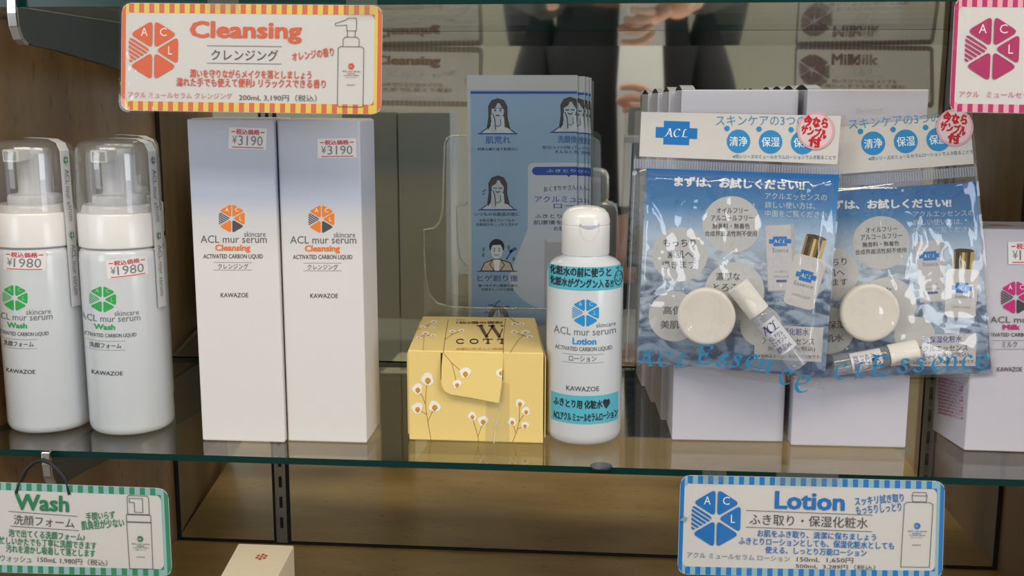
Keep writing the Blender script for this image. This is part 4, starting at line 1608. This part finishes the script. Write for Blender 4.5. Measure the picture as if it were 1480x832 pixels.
def vial(P0, P1, rad, label, lab_rot, nrm):
    """small clear dropper vial from cap end P0 to base P1"""
    P0, P1 = Vector(P0), Vector(P1)
    ax = (P1 - P0)
    Ln = ax.length
    ax = ax.normalized()
    t = thing('sample_vial', (P0 + P1) / 2, label, 'vial', 'white-capped sample vials in the zip bags')
    nrm = Vector(nrm).normalized()
    b = (nrm - ax * nrm.dot(ax)).normalized()
    a = b.cross(ax).normalized()

    def lat(name, prof, mat, par, seg=40, ribs=0):
        v, f = [], []
        for i in range(seg):
            an = 2 * math.pi * i / seg
            for r, z in prof:
                rr = r * (1 - (.02 if ribs and i % 2 else 0))
                v.append(P0 + ax * z + (a * math.sin(an) + b * math.cos(an)) * rr)
        n = len(prof)
        for i in range(seg):
            j = (i + 1) % seg
            for k in range(n - 1):
                f.append((i * n + k, j * n + k, j * n + k + 1, i * n + k + 1))
        return fixn(mk(name, v, f, mat, par), smooth_angle=30)
    cl = Ln * .34
    lat('cap', [(0, 0), (rad * .98, 0), (rad * 1.05, .0008), (rad * 1.05, cl), (rad * .9, cl), (0, cl)], plain('vial_cap', 'e6e2da', .4), t, 72, 1)
    lat('bottle', [(0, cl), (rad * .8, cl), (rad * .98, cl + .002), (rad, cl + .003), (rad, Ln - .002), (rad * .93, Ln - .0004), (rad * .7, Ln), (0, Ln)],
        clear('vial_plastic', (.93, .95, .97), .06, haze=.16, hazecol=(.85, .88, .9)), t)

    def wm(x, y, off):   # x across (arc), y along the axis, metres
        th = x / rad
        return P0 + ax * y + (a * math.sin(th) + b * math.cos(th)) * (rad + off)
    p = Print(wm, .0002)
    l0, l1 = Ln * .44, Ln * .80
    p.grid(-rad * 1.25, l0, rad * 1.25, l1, plain('vial_label', 'd5d6dc', .4), 0, 20)
    lb = p.build('paper_label', t)
    p = Print(wm, .0003)
    NV = '31406c'
    w = rad

    def tx(s, x0, y0, x1, y1, bold):
        p.text(s, x0, y0, x1, y1, NV, bold, L=0)
    # text rows run across the vial
    sg = lab_rot
    hh = l1 - l0
    penword(p, 'ACL', -w * .75 * sg, l0 + hh * .08, hh * .26, hh * .045, NV, w * .52 * sg, 0, 0, 20)
    rows_ = [('ACL.アクル', .40, .54), ('エッセンス', .56, .70), ('試供品5mL', .75, .93)]
    for s, q0, q1 in rows_:
        tx(s, -w * .8, l0 + hh * q0, w * .75, l0 + hh * q1, .01)
    p.build('label_lettering', lb)
    return t


# ---- nearer bag (tilts a little, its right side in front of the other bag)
N1 = Vector((-.17, -1, 0)).normalized()
P1 = Vector((.016, .0655, .15))
bag1, pm1, uv1 = bag([(918, 160), (1223, 166), (1191, 563), (902, 523)], P1, N1, 1,
                     'left sample bag with a zip, nearer one, its bottom right corner hanging lowest',
                     dict(bumps=[(1022, 456, 52, .0178), (1085, 430, 34, .0185), (1110, 465, 30, .0185), (1135, 495, 24, .0175)], seed=3.1, head=.180, hx0=.03,
                          creases=[(922, 256, 1050, 266, 26, .55), (1055, 258, 1110, 264, 20, .57), (1214, 246, 1162, 285, 14, .5), (1162, 285, 1150, 400, 6, .45), (1205, 260, 1196, 330, 8, .42),
                                   (930, 262, 968, 330, 5, .5), (985, 350, 1000, 420, 5, .5), (1048, 404, 1022, 492, 5, .5), (1180, 430, 1196, 545, 8, .4), (1108, 255, 1140, 400, 5, .42), (905, 512, 932, 440, 8, .5), (922, 270, 926, 480, 5, .4),
                                   (1110, 560, 1140, 530, 8, .5), (1150, 470, 1180, 440, 6, .5), (1040, 380, 1110, 340, 5, .5)]))
X1 = lambda x, y: (908 + 10 + (x - 10) * .93 + (y) * -.003, 162 + x * .02 + y * 1.0)
X1 = lambda x, y: (918 + (x - 0) * .91 - y * .03, 160 + y * 1.13 + x * .022)
header_art(bag1, pm1, None)
p = Print(pm1, .00105)
mark(p, 978, 192, 60, 34, rot=2)
p.build('header_logo', bag1)
red_badge(bag1, pm1, None, 1179, 189, 27)
p = Print(pm1, .0032)
TQI = plain('bag_print_blue', '2d84b4', .4)
p.base = .0205
penword(p, 'ACL', 931, 497, 22, 4.2, TQI, [26, 25, 24], 2, 3.5, 25, ox=931, oy=497)
penword(p, 'E', 1011, 489, 27, 5, TQI, 24, 2, 4, 25)
penword(p, 's', 1041, 490, 30, 4.6, TQI, 20, 2, 6, 25)
penword(p, 's', 1061, 491, 30, 4.6, TQI, 20, 2, 8, 25)
penword(p, 'e', 1084, 489, 32, 4.8, TQI, 20, 2, 12, 25)
penword(p, 'n', 1104, 494, 34, 4.8, TQI, 20, 2, 16, 25)
penword(p, 'c', 1132, 509, 36, 4.8, TQI, 20, 2, 12, 25)
penword(p, 'e', 1153, 514, 42, 5.2, TQI, 20, 2, 10, 25)
p.build('bag_print', bag1)
card([(935, 243), (1213, 252), (1192, 545), (921, 522)], pm1, .0016, 'blue trial card inside the left sample bag', 2, None, dict(tilt=15, bottle=(1164, 402)))
jar(pm1, N1, 1023, 452, .0211, .0027, 'round white jar in the left sample bag')
vial(pm1(1067, 408, .0115), pm1(1157, 523, .0115), .0080, 'tilted clear vial with a white cap in the left sample bag', 1, N1)

# ---- further bag, right
N2 = Vector((.0, -1, 0)).normalized()
P2 = Vector((.2, .0598, .15))
bag2, pm2, uv2 = bag([(1122, 190), (1405, 164), (1440, 543), (1136, 549)], P2, N2, 1,
                     'right sample bag with a zip, partly behind the left bag, leaning on the magenta-emblem carton',
                     dict(bumps=[(1250, 452, 52, .0150), (1225, 520, 34, .0150), (1290, 512, 30, .0150)], seed=8.7, head=.190, hx0=.02,
                          creases=[(1415, 236, 1330, 300, 14, .5), (1330, 300, 1290, 420, 6, .48), (1396, 260, 1425, 420, 7, .42), (1320, 290, 1376, 256, 8, .55), (1225, 350, 1295, 420, 5, .5),
                                   (1268, 372, 1292, 432, 5, .5), (1150, 400, 1165, 540, 8, .4), (1385, 300, 1378, 520, 6, .4), (1230, 250, 1330, 244, 8, .56), (1340, 232, 1400, 226, 7, .56), (1225, 380, 1228, 500, 5, .42), (1300, 480, 1420, 500, 6, .5)]))
header_art(bag2, pm2, lambda x, y: (1261.6 + (x - 1067.5) * 1.013 + (y - 204) * .08, 206.9 - (x - 1067.5) * .08 + (y - 204)))
red_badge(bag2, pm2, None, 1379, 184, 27)


def X2(x, y):
    x, y = x - 937, y - 237
    return 1150 + x * .985 + y * .045, 275 - x * .048 + y * .93


card([(1146, 281), (1410, 262), (1432, 538), (1160, 545)], pm2, .0010, 'blue trial card inside the right sample bag', 5, X2, dict(tilt=6, bottle=(1172, 404)))
jar(pm2, N2, 1251, 447, .0211, .0016, 'round white jar in the right sample bag')
vial(pm2(1321, 502, .0095), pm2(1200, 524, .0095), .0078, 'clear vial with a white cap lying level in the right sample bag', 1, N2)
p = Print(pm2, .0188)
penword(p, 'CL', 1198, 516, 24, 4.0, TQI, [28, 24], 2, -3, 25, ox=1198, oy=516)
penword(p, 'E', 1249, 505, 30, 5, TQI, 24, 2, 0, 25)
for ch, x, y, s in (('s', 1287, 498, 32), ('s', 1310, 497, 32), ('e', 1334, 496, 32), ('n', 1354, 494, 32), ('c', 1377, 493, 32), ('e', 1397, 492, 32)):
    penword(p, ch, x, y, s, 4.6, TQI, 20, 2, -2, 25)
p.build('bag_print', bag2)

# ================================================================== hanging signs
def sign(name, quad, Y, label, bA, bB, art, W=382, H=156, bw=14.0, stripes_px=15.0, side=None, ghost=None):
    """laminated sign; quad = its corners (TL, TR, BR, BL); art is drawn in a W x H frame"""
    fm = yplane(Y)
    K = [fm(x, y, 0) for x, y in quad]
    cen = sum(K, Vector()) / 4
    t = thing(name, cen, label, 'sign', 'laminated hanging signs')

    def bow(u, v):
        return -.0018 * math.sin(math.pi * u) * (v - .3)

    def fmap(x, y, off):
        u, v = x / W, y / H
        a = K[0] * (1 - u) + K[1] * u
        b = K[3] * (1 - u) + K[2] * u
        q = a * (1 - v) + b * v
        return q + Vector((0, -off + bow(u, v), 0))
    shape = rrect(0, 0, W, H, 14, 6)
    # sheet with thickness as a grid-like fan
    p = Print(fmap, 0, 0)
    n = len(shape)
    G = 16
    xs = [W * i / G for i in range(G + 1)]

    def half(x):
        r = 14
        if x < r:
            return r - math.sqrt(max(0, r * r - (r - x) ** 2))
        if x > W - r:
            return r - math.sqrt(max(0, r * r - (x - W + r) ** 2))
        return 0
    xs = [0, 1.5, 4, 8, 14] + [14 + (W - 28) * i / G for i in range(1, G)] + [W - 14, W - 8, W - 4, W - 1.5, W]
    rows = 6

    def slab(inset, off, mat_, nm, par):
        P_ = Print(fmap, off, 0)
        pts = []
        sc = (W - 2 * inset) / W
        for x in xs:
            hh = half(x)
            for j in range(rows + 1):
                y = hh + (H - 2 * hh) * j / rows
                pts.append((inset + x * sc, inset + y * (H - 2 * inset) / H))
        fc = []
        for i in range(len(xs) - 1):
            for j in range(rows):
                a = i * (rows + 1) + j
                fc.append((a, a + rows + 1, a + rows + 2, a + 1))
        P_.add(pts, fc, mat_, 0)
        return P_.build(nm, par)
    paper = paper_t('sign_paper', 'eeebe9')
    sh = slab(0, 0, paper, 'sheet', t)
    p = Print(fmap, .00012, 0.00004)
    x, k = 11.0, 0
    while x < W - 11:
        x2 = min(x + stripes_px / 2, W - 11)
        ya, yb = max(half(x), half(x2)), bw
        for y0, y1 in ((ya + .5, yb), (H - yb, H - ya - .5)):
            p.poly([(x, y0), (x2, y0), (x2, y1), (x, y1)], bB if k % 2 == 0 else bA, 0)
        x, k = x2, k + 1
    for m_ in (0, 1):
        Xm = (lambda v: W - v) if m_ else (lambda v: v)
        for x0, x1, cc in ((.6, 6.5, bB), (6.5, 11.0, bA)):
            x0, x1 = (x0, x1) if not m_ else (x0, x1)
            n_ = 8
            for i in range(n_):
                y0 = 14 + (H - 28) * i / n_
                y1 = 14 + (H - 28) * (i + 1) / n_
                if x0 > 6 and (i == 0 or i == n_ - 1):
                    pass
                if x0 < 6 or m_:
                    p.poly([(Xm(x0), y0), (Xm(x1), y0), (Xm(x1), y1), (Xm(x0), y1)], cc, 0)
            for Ym in (lambda v: v, lambda v: H - v):
                p.poly([(Xm(x1), Ym(half(x1) + .5)), (Xm(x1), Ym(max(bw, 14))), (Xm(x0), Ym(max(bw, 14))), (Xm(x0), Ym(half(x0) + .5))], cc, 0)
                e0 = 11 if m_ else 6.5
                if x0 < 6:
                    p.poly([(Xm(e0), Ym(bw - 1))] + [(Xm(e0 + 9 - 9 * math.sin(math.radians(g))), Ym(bw + 8 - 9 * math.cos(math.radians(g)))) for g in range(0, 91, 15)] , cc if m_ else bA, .5)
    p.build('striped_border', t)
    art(t, fmap)
    # glossy laminate over everything
    slab(-2.5, .0008, M_LAMI, 'laminate', t)
    if ghost:
        ghost(t, fmap)
    return t


def pump_drawing(p, x, y, s, kind, K='4a4a4e'):
    L = lambda pts, c=False: p.line([(x + a * s, y + b * s) for a, b in pts], .8, K, 1, c)
    if kind == 'pump':
        L([(0, 38), (0, 120)]); L([(37, 38), (37, 120)]); L([(0, 38), (3, 35.5), (34, 35.5), (37, 38)]); L([(0, 120), (2, 122), (35, 122), (37, 120)])
        L([(7, 35), (7, 25), (10, 22), (27, 22), (30, 25), (30, 35)])
        L([(13, 22), (13, 13)]); L([(24, 22), (24, 13)]); L([(12, 13), (26, 13)])
        L([(12, 13), (12, 5), (-4, 6), (-5, 3), (10, -2), (14, -5), (25, -5), (26, 0), (26, 13)])
    elif kind == 'foam':
        L([(0, 38), (2, 106), (35, 106), (35, 38)], True)
        L([(0, 27), (35, 27), (35, 37), (0, 37)], True)
        L([(2, 26), (2, 2), (4, -1), (31, -1), (33, 2), (33, 26)], True)
        L([(5, 3), (24, 3), (24, 23), (12, 23), (12, 9), (5, 9)], True)
    else:
        L([(0, 17), (-3, 112), (39, 112), (42, 17), (38, 14), (4, 14)], True)
        L([(12, 13), (11, 4), (13, -1), (31, -1), (33, 4), (32, 13)], True)
        L([(11, 4), (33, 4)])


def mini(p, x, y, s, col, word, jp):
    wheel(p, x, y, 5.6 * s, col, None, gap=.5 * s, stripe=col)
    p.text('ACL mur serum', x - 13 * s, y + 6.2 * s, x + 14 * s, y + 8.8 * s, '4a4a4e', .01)
    p.text(word, x - 6 * s, y + 9.6 * s, x + 6 * s, y + 12 * s, col, .02)
    p.text('ACTIVATED CARBON', x - 11 * s, y + 12.8 * s, x + 12 * s, y + 14.6 * s, '4a4a4e', .01)
    p.text(jp, x - 8 * s, y + 16 * s, x + 8 * s, y + 18 * s, '4a4a4e', .01)
    p.text('KAWAZOE', x - 6 * s, y + 27 * s, x + 6 * s, y + 29 * s, '4a4a4e', .01)


def art_cleansing(t, fm):
    O, R = 'd2603a', 'c9523a'
    # frame: photo pixel minus (175, 4); right part slopes gently
    X = lambda x, y: (x * 1.0, y)
    p = Print(fm, .00040, .00003, xf=X)
    wheel(p, 48, 67.5, 46, O, 'e8dcd6', gap=3.2, sx=.96)
    p.build('emblem', t)
    p = Print(fm, .00040, .00003, xf=X)
    p.text('Cleansing', 102, 24.5, 266, 56, O, .028)
    p.line([(128, 60), (237, 60)], .8, '55555a')
    p.line([(128, 85), (237, 85)], .8, '55555a')
    p.text('クレンジング', 134, 65, 232, 81, '4c4a4c', -.002)
    p.text('オレンジの香り', 252, 64, 313, 77, R, .02, rot=-8)
    p.text('潤いを守りながらメイクを落としましょう', 103, 94, 281, 106.5, R, .018)
    p.text('濡れた手でも使えて便利♪ リラックスできる香り', 83, 106.5, 302, 119.5, R, .018)
    p.text('アクル ミュールセラム クレンジング', 11, 128, 166, 137, 'c27a6a', 0)
    p.text('200mL 3,190円（税込）', 176, 129, 289, 139, '4c4a4c', 0)
    p.build('lettering', t)
    p = Print(fm, .00040, .00003, xf=X)
    pump_drawing(p, 319, 23.5, 1.0, 'pump')
    mini(p, 338, 87, .96, 'd2492a', 'Cleansing', 'クレンジング')
    p.build('bottle_drawing', t)


def ghost_of(word, col, col2, W, H):
    def g(t, fm):
        p = Print(fm, -.0009, -.00003)
        wheel(p, 48, 67.5, 46, col, 'b9b7b3', gap=3.2, sx=.96)
        p.text(word, 102, 24.5, 102 + 19 * len(word), 56, col, .035)
        p.text('潤いを守りながらメイクを', 103, 94, 281, 106, col2, .02)
        p.text('濡れた手でも使えて便利', 83, 108, 302, 119, col2, .02)
        x = 16
        while x < W - 16:
            p.poly([(x, 1), (x + 6, 1), (x + 6, 15), (x, 15)], col2, 0)
            p.poly([(x, H - 15), (x + 6, H - 15), (x + 6, H - 1), (x, H - 1)], col2, 0)
            x += 12
        p.build('print_showing_through', t, 'faint print showing through the back of the paper')
    return g


def art_lotion(t, fm):
    O = '1b6fb8'
    p = Print(fm, .00040, .00003)
    wheel(p, 54, 61, 45, O, 'dfe6ec', gap=3.0, sx=.96)
    p.build('emblem', t)
    p = Print(fm, .00040, .00003)
    p.text('Lotion', 139, 20, 240, 46, O, .028, rot=.6)
    p.line([(98, 48.5), (280, 51.5)], .8, '55555a')
    p.line([(98, 72.5), (280, 75.5)], .8, '55555a')
    p.text('ふき取り・保湿化粧水', 103, 54, 274, 70, '4c4a4c', -.002, rot=.8)
    p.text('スッキリ拭き取り', 254, 22, 324, 35, O, .018, rot=-6)
    p.text('もっちりしっとり', 256, 35.5, 321, 48, O, .018, rot=-6)
    p.text('お肌をふき取り、清潔に保ちましょう', 115, 77, 286, 87.5, O, .018, rot=.9)
    p.text('ふきとりローションとしても、保湿化粧水としても', 88, 88.5, 312, 99.5, O, .018, rot=.9)
    p.text('使える、しっとり万能ローション', 127, 100.5, 273, 111, O, .018, rot=.9)
    p.text('アクル ミュールセラム ローション', 13, 112, 163, 120, '5a7f9e', 0, rot=1)
    p.text('150mL  1,650円', 173, 114, 254, 122, '4c4a4c', 0, rot=.5)
    p.text('500mL  3,289円（税込）', 172, 124, 286, 131.5, '4c4a4c', 0, rot=.5)
    p.build('lettering', t)
    p = Print(fm, .00040, .00003)
    pump_drawing(p, 325, 18, .97, 'flip')
    mini(p, 344, 66, 1.0, '1b6fb8', 'Lotion', 'ローション')
    p.build('bottle_drawing', t)


def art_wash(t, fm):
    G = '1f7a55'
    p = Print(fm, .00040, .00003)
    o = 60          # frame x = photo x + 60 + (382-308)
    o = 134
    wheel(p, 45, 62, 45, G, 'dfe6e0', gap=3.0, sx=.96)
    p.build('emblem', t)
    p = Print(fm, .00040, .00003)
    p.text('Wash', o + 25, 15.5, o + 104, 39, G, .028, rot=.8)
    p.line([(o + 16, 41), (o + 115, 44.8)], .8, '55555a')
    p.line([(o + 18, 62), (o + 117, 65.5)], .8, '55555a')
    p.text('洗顔フォーム', o + 23, 46.5, o + 111, 61, '4c4a4c', -.002, rot=1.8)
    p.text('手間いらず', o + 128, 37, o + 170, 48.5, G, .018, rot=-6)
    p.text('肌負担が少ない', o + 121, 48, o + 183, 61.5, G, .018, rot=-6)
    p.text('泡で出てくる洗顔フォーム♪', o + 15, 67.5, o + 126, 79, G, .018, rot=1.6)
    p.text('忙しいかたでも丁寧に洗顔できます', o + 1, 79, o + 142, 90.5, G, .018, rot=1.6)
    p.text('汚れを溶かし吸着して落とします', o + 11, 90.5, o + 140, 102, G, .018, rot=1.6)
    p.text('アクル ミュールセラム ウォッシュ', o - 100, 103, o + 48, 112.5, '5f6f68', 0, rot=1.6)
    p.text('150mL 1,980円（税込）', o + 57, 105.5, o + 157, 115, '4c4a4c', 0, rot=1.6)
    p.build('lettering', t)
    p = Print(fm, .00040, .00003)
    pump_drawing(p, o + 186.5, 13, 1.0, 'foam')
    mini(p, o + 205, 75, .95, '1f7a55', 'Wash', '洗顔フォーム')
    p.build('bottle_drawing', t)


def art_milk(t, fm):
    O = 'a8225f'
    p = Print(fm, .00040, .00003)
    # frame scale 1 : photo pixel minus (1375, -3)
    wheel(p, 58, 74.5, 52, O, 'e6d6de', gap=3.6, sx=.92)
    p.build('emblem', t)
    p = Print(fm, .00040, .00003)
    p.text('Milk', 150, 24, 230, 54, O, .028)
    p.line([(130, 60), (250, 60)], .8, '55555a')
    p.line([(130, 85), (250, 85)], .8, '55555a')
    p.text('ミルク', 160, 65, 215, 81, '4c4a4c', -.002)
    p.text('アクル', 13, 138, 42, 147, 'b05a86', 0)
    p.text('ミュールセラム ミルク', 53, 138, 160, 147, 'b05a86', 0)
    p.build('lettering', t)


SC = sign('hanging_sign', [(176, 4), (553, 7.5), (551, 165.5), (174.5, 159.5)], -.006, 'orange and yellow striped laminated Cleansing sign hung from the upper glass shelf', 'dfc25c', 'cf6b48', art_cleansing,
          ghost=ghost_of('Cleansing', 'cfb0a0', 'd2c0ae', 382, 156))
SL = sign('hanging_sign', [(983.5, 686), (1366, 695), (1362, 836), (979, 829.5)], -.006, 'blue striped laminated Lotion sign hung under the lower glass shelf', '8fb3bd', '1b74bd', art_lotion, H=144, bw=12)
SW = sign('hanging_sign', [(-134, 692), (243, 705.5), (249, 833), (-132, 822)], -.014, 'green striped laminated Wash sign hanging from a black cord at the lower left', '8fb5b6', '2a8460', art_wash, H=130, bw=11)
SM = sign('hanging_sign', [(1380, -3), (1760, 0), (1755, 168), (1372, 162)], -.006, 'pink striped laminated sign cut off by the top right corner', 'dba3ae', 'b02464', art_milk, H=170, bw=13,
          ghost=ghost_of('Milk', 'c8a8b6', 'cbb6be', 382, 170))
# clear tape holding the signs on the shelf edges
for (x0, x1, y0, y1), par in (((500, 545, -6, 24), SC), ((1122, 1212, 672, 700), SL), ((1015, 1050, 676, 696), SL), ((300, 345, -4, 14), SC)):
    p = Print(yplane(-.0082), 0)
    p.grid(x0, y0, x1, y1, M_TAPE, 0, 6, rot=1)
    p.build('clear_tape', par)
mk('laminate_nick', [ray_plane(a, b, Vector((0, -.0075, 0)), Vector((0, 1, 0))) for a, b in ((982, 752), (988, 746), (994, 748), (990, 753))], [(0, 1, 2, 3)], plain('nick_blue', '7fa3ad', .3), SL)

# black cord loop from the bracket hook to the Wash sign
hk = lambda x, y, Y: ray_plane(x, y, Vector((0, Y, 0)), Vector((0, 1, 0)))
cord = [hk(24, 712, -.013), hk(30, 694, -.012), hk(38, 678, -.010), hk(50, 667, -.009), hk(62, 664.5, -.0085), hk(75, 670, -.009), hk(88, 683, -.011), hk(97, 697, -.012), hk(101, 714, -.013)]
o = tube('sign_cord', cord, .0016, M_RUB, None, 10, loc=cord[4])
tag(o, 'black elastic cord looped over the bracket hook above the Wash sign', 'cord')

# ================================================================== the photographer, seen only in the mirror
PF = thing('person', (.02, -1.16, -1.0), 'person in a dark jacket over a white shirt holding a phone, reflected in the mirror', 'person')


def skin(name, verts, edges, radii, mat, parent, sub=2):
    off = WLOC[parent]
    me = bpy.data.meshes.new(name)
    me.from_pydata([tuple(Vector(v) - off) for v in verts], edges, [])
    o = bpy.data.objects.new(name, me)
    COL.objects.link(o)
    md = o.modifiers.new('skin', 'SKIN')
    md.use_smooth_shade = True
    for i, r in enumerate(radii):
        sv = me.skin_vertices[0].data[i]
        sv.radius = r if isinstance(r, tuple) else (r, r)
        sv.use_root = (i == 0)
    sb_ = o.modifiers.new('subd', 'SUBSURF')
    sb_.levels = sb_.render_levels = sub
    dg = bpy.context.evaluated_depsgraph_get()
    dg.update()
    m2 = bpy.data.meshes.new_from_object(o.evaluated_get(dg))
    m2.materials.clear()
    m2.materials.append(mat)
    for q in m2.polygons:
        q.use_smooth = True
    bpy.data.objects.remove(o)
    o = bpy.data.objects.new(name, m2)
    COL.objects.link(o)
    o.parent = parent
    WLOC[o] = off.copy()
    return o


SKN = plain('skin', 'c9967c', .5, sss=.1)
JK = plain('dark_jacket', '15161b', .8)
SHT = plain('white_shirt', 'd8d6d2', .8)
TR = plain('dark_trousers', '202228', .8)
cx, cy = .03, -1.16
V = [(cx, cy, -.05), (cx, cy, .12), (cx, cy, .33), (cx, cy, .44), (cx, cy, .50), (cx, cy + .01, .56), (cx, cy + .015, .64), (cx, cy + .01, .70),
     (cx - .17, cy, .40), (cx - .22, cy + .05, .14), (cx - .14, cy + .26, .20),
     (cx + .17, cy, .40), (cx + .23, cy + .06, .14), (cx + .13, cy + .27, .19), (cx + .09, cy + .34, .215),
     (cx - .09, cy, -.14), (cx - .10, cy + .01, -.52), (cx - .10, cy, -.93), (cx + .09, cy, -.14), (cx + .10, cy + .01, -.52), (cx + .10, cy, -.93), (cx - .10, cy + .1, -.97), (cx + .10, cy + .1, -.97)]
E = [(0, 1), (1, 2), (2, 3), (3, 4), (4, 5), (5, 6), (6, 7), (2, 8), (8, 9), (9, 10), (2, 11), (11, 12), (12, 13), (13, 14), (0, 15), (15, 16), (16, 17), (0, 18), (18, 19), (19, 20), (17, 21), (20, 22)]
RR = [(.14, .10), (.13, .095), (.15, .10), (.09, .07), .05, .075, .085, .06, .055, .042, .028, .055, .042, .028, .032, .085, .06, .04, .085, .06, .04, .035, .035]
body = skin('body', V, E, RR, SKN, PF)
VJ = [V[i] for i in (0, 1, 2, 3, 8, 9, 10, 11, 12, 13)]
skin('jacket', VJ, [(0, 1), (1, 2), (2, 3), (2, 4), (4, 5), (5, 6), (2, 7), (7, 8), (8, 9)], [(.165, .118), (.15, .112), (.17, .118), (.085, .08), .07, .055, .042, .07, .055, .042], JK, PF)
skin('trousers', [V[i] for i in (0, 15, 16, 17, 18, 19, 20)], [(0, 1), (1, 2), (2, 3), (0, 4), (4, 5), (5, 6)], [(.15, .11), .10, .075, .06, .10, .075, .06], TR, PF)
v = []
for z, w, yy in ((.03, .040, .128), (.15, .045, .126), (.28, .050, .128), (.38, .045, .110), (.45, .030, .09)):
    v += [(cx - w + .04, cy + yy, z), (cx + w + .04, cy + yy, z), (cx + w + .04, cy + yy + .012, z), (cx - w + .04, cy + yy + .012, z)]
f = []
for i in range(4):
    for k in range(4):
        f.append((i * 4 + k, i * 4 + (k + 1) % 4, i * 4 + 4 + (k + 1) % 4, i * 4 + 4 + k))
f += [(0, 1, 2, 3), (16, 17, 18, 19)]
fixn(mk('shirt_front', v, f, SHT, PF))
hv = []
lathe('hair', cx, cy, [(0, .76), (.05, .752), (.082, .72), (.092, .67), (.088, .62), (.075, .60)], plain('dark_hair', '1b1512', .6), PF, 32)
# hand holding the phone: palm and five separate fingers, part of the same skin
px_, py_, pz = .085, -.812, .215
hand = skin('hand', [(cx + .09, cy + .34, .215), (px_ + .012, py_ - .004, pz + .008), (px_, py_ + .016, pz + .024)], [(0, 1), (1, 2)], [(.024, .018), (.032, .018), (.034, .014)], SKN, PF)
fing = [[(.088, -.796, .262), (.070, -.776, .279), (.046, -.768, .284), (.022, -.7655, .281)],
        [(.084, -.792, .248), (.064, -.770, .262), (.040, -.7650, .262), (.016, -.764, .257)],
        [(.084, -.792, .235), (.066, -.771, .243), (.046, -.7652, .242), (.028, -.764, .238)],
        [(.086, -.795, .222), (.070, -.775, .226), (.054, -.767, .224), (.040, -.765, .220)],
        [(.080, -.808, .220), (.060, -.800, .236), (.038, -.793, .250), (.018, -.789, .258)]]
for k, fg in enumerate(fing):
    r = .0085 if k < 4 else .0105
    skin('thumb' if k == 4 else 'finger', fg, [(0, 1), (1, 2), (2, 3)], [r * 1.05, r, r * .92, r * .75], SKN, hand, 2)
PH = thing('phone', (-.05, -.778, .21), 'dark phone held up by the person in the mirror', 'phone')
box('phone_body', -.128, .030, -.783, -.774, .222, .300, plain('phone_dark', '0d0f12', .2, coat=.5), PH, .003)
lathe('lens', .0, 0, [(0, 0), (.008, 0), (.008, .001), (0, .001)], plain('lens_glass', '20242c', .05), PH, 24)
PH.children[-1].matrix_local = Matrix.Translation(Vector((0.05, .0055, .051)) + Vector((0, -.001, 0))) @ Matrix.Rotation(math.radians(90), 4, 'X') @ Matrix.Translation(Vector(PH.location))
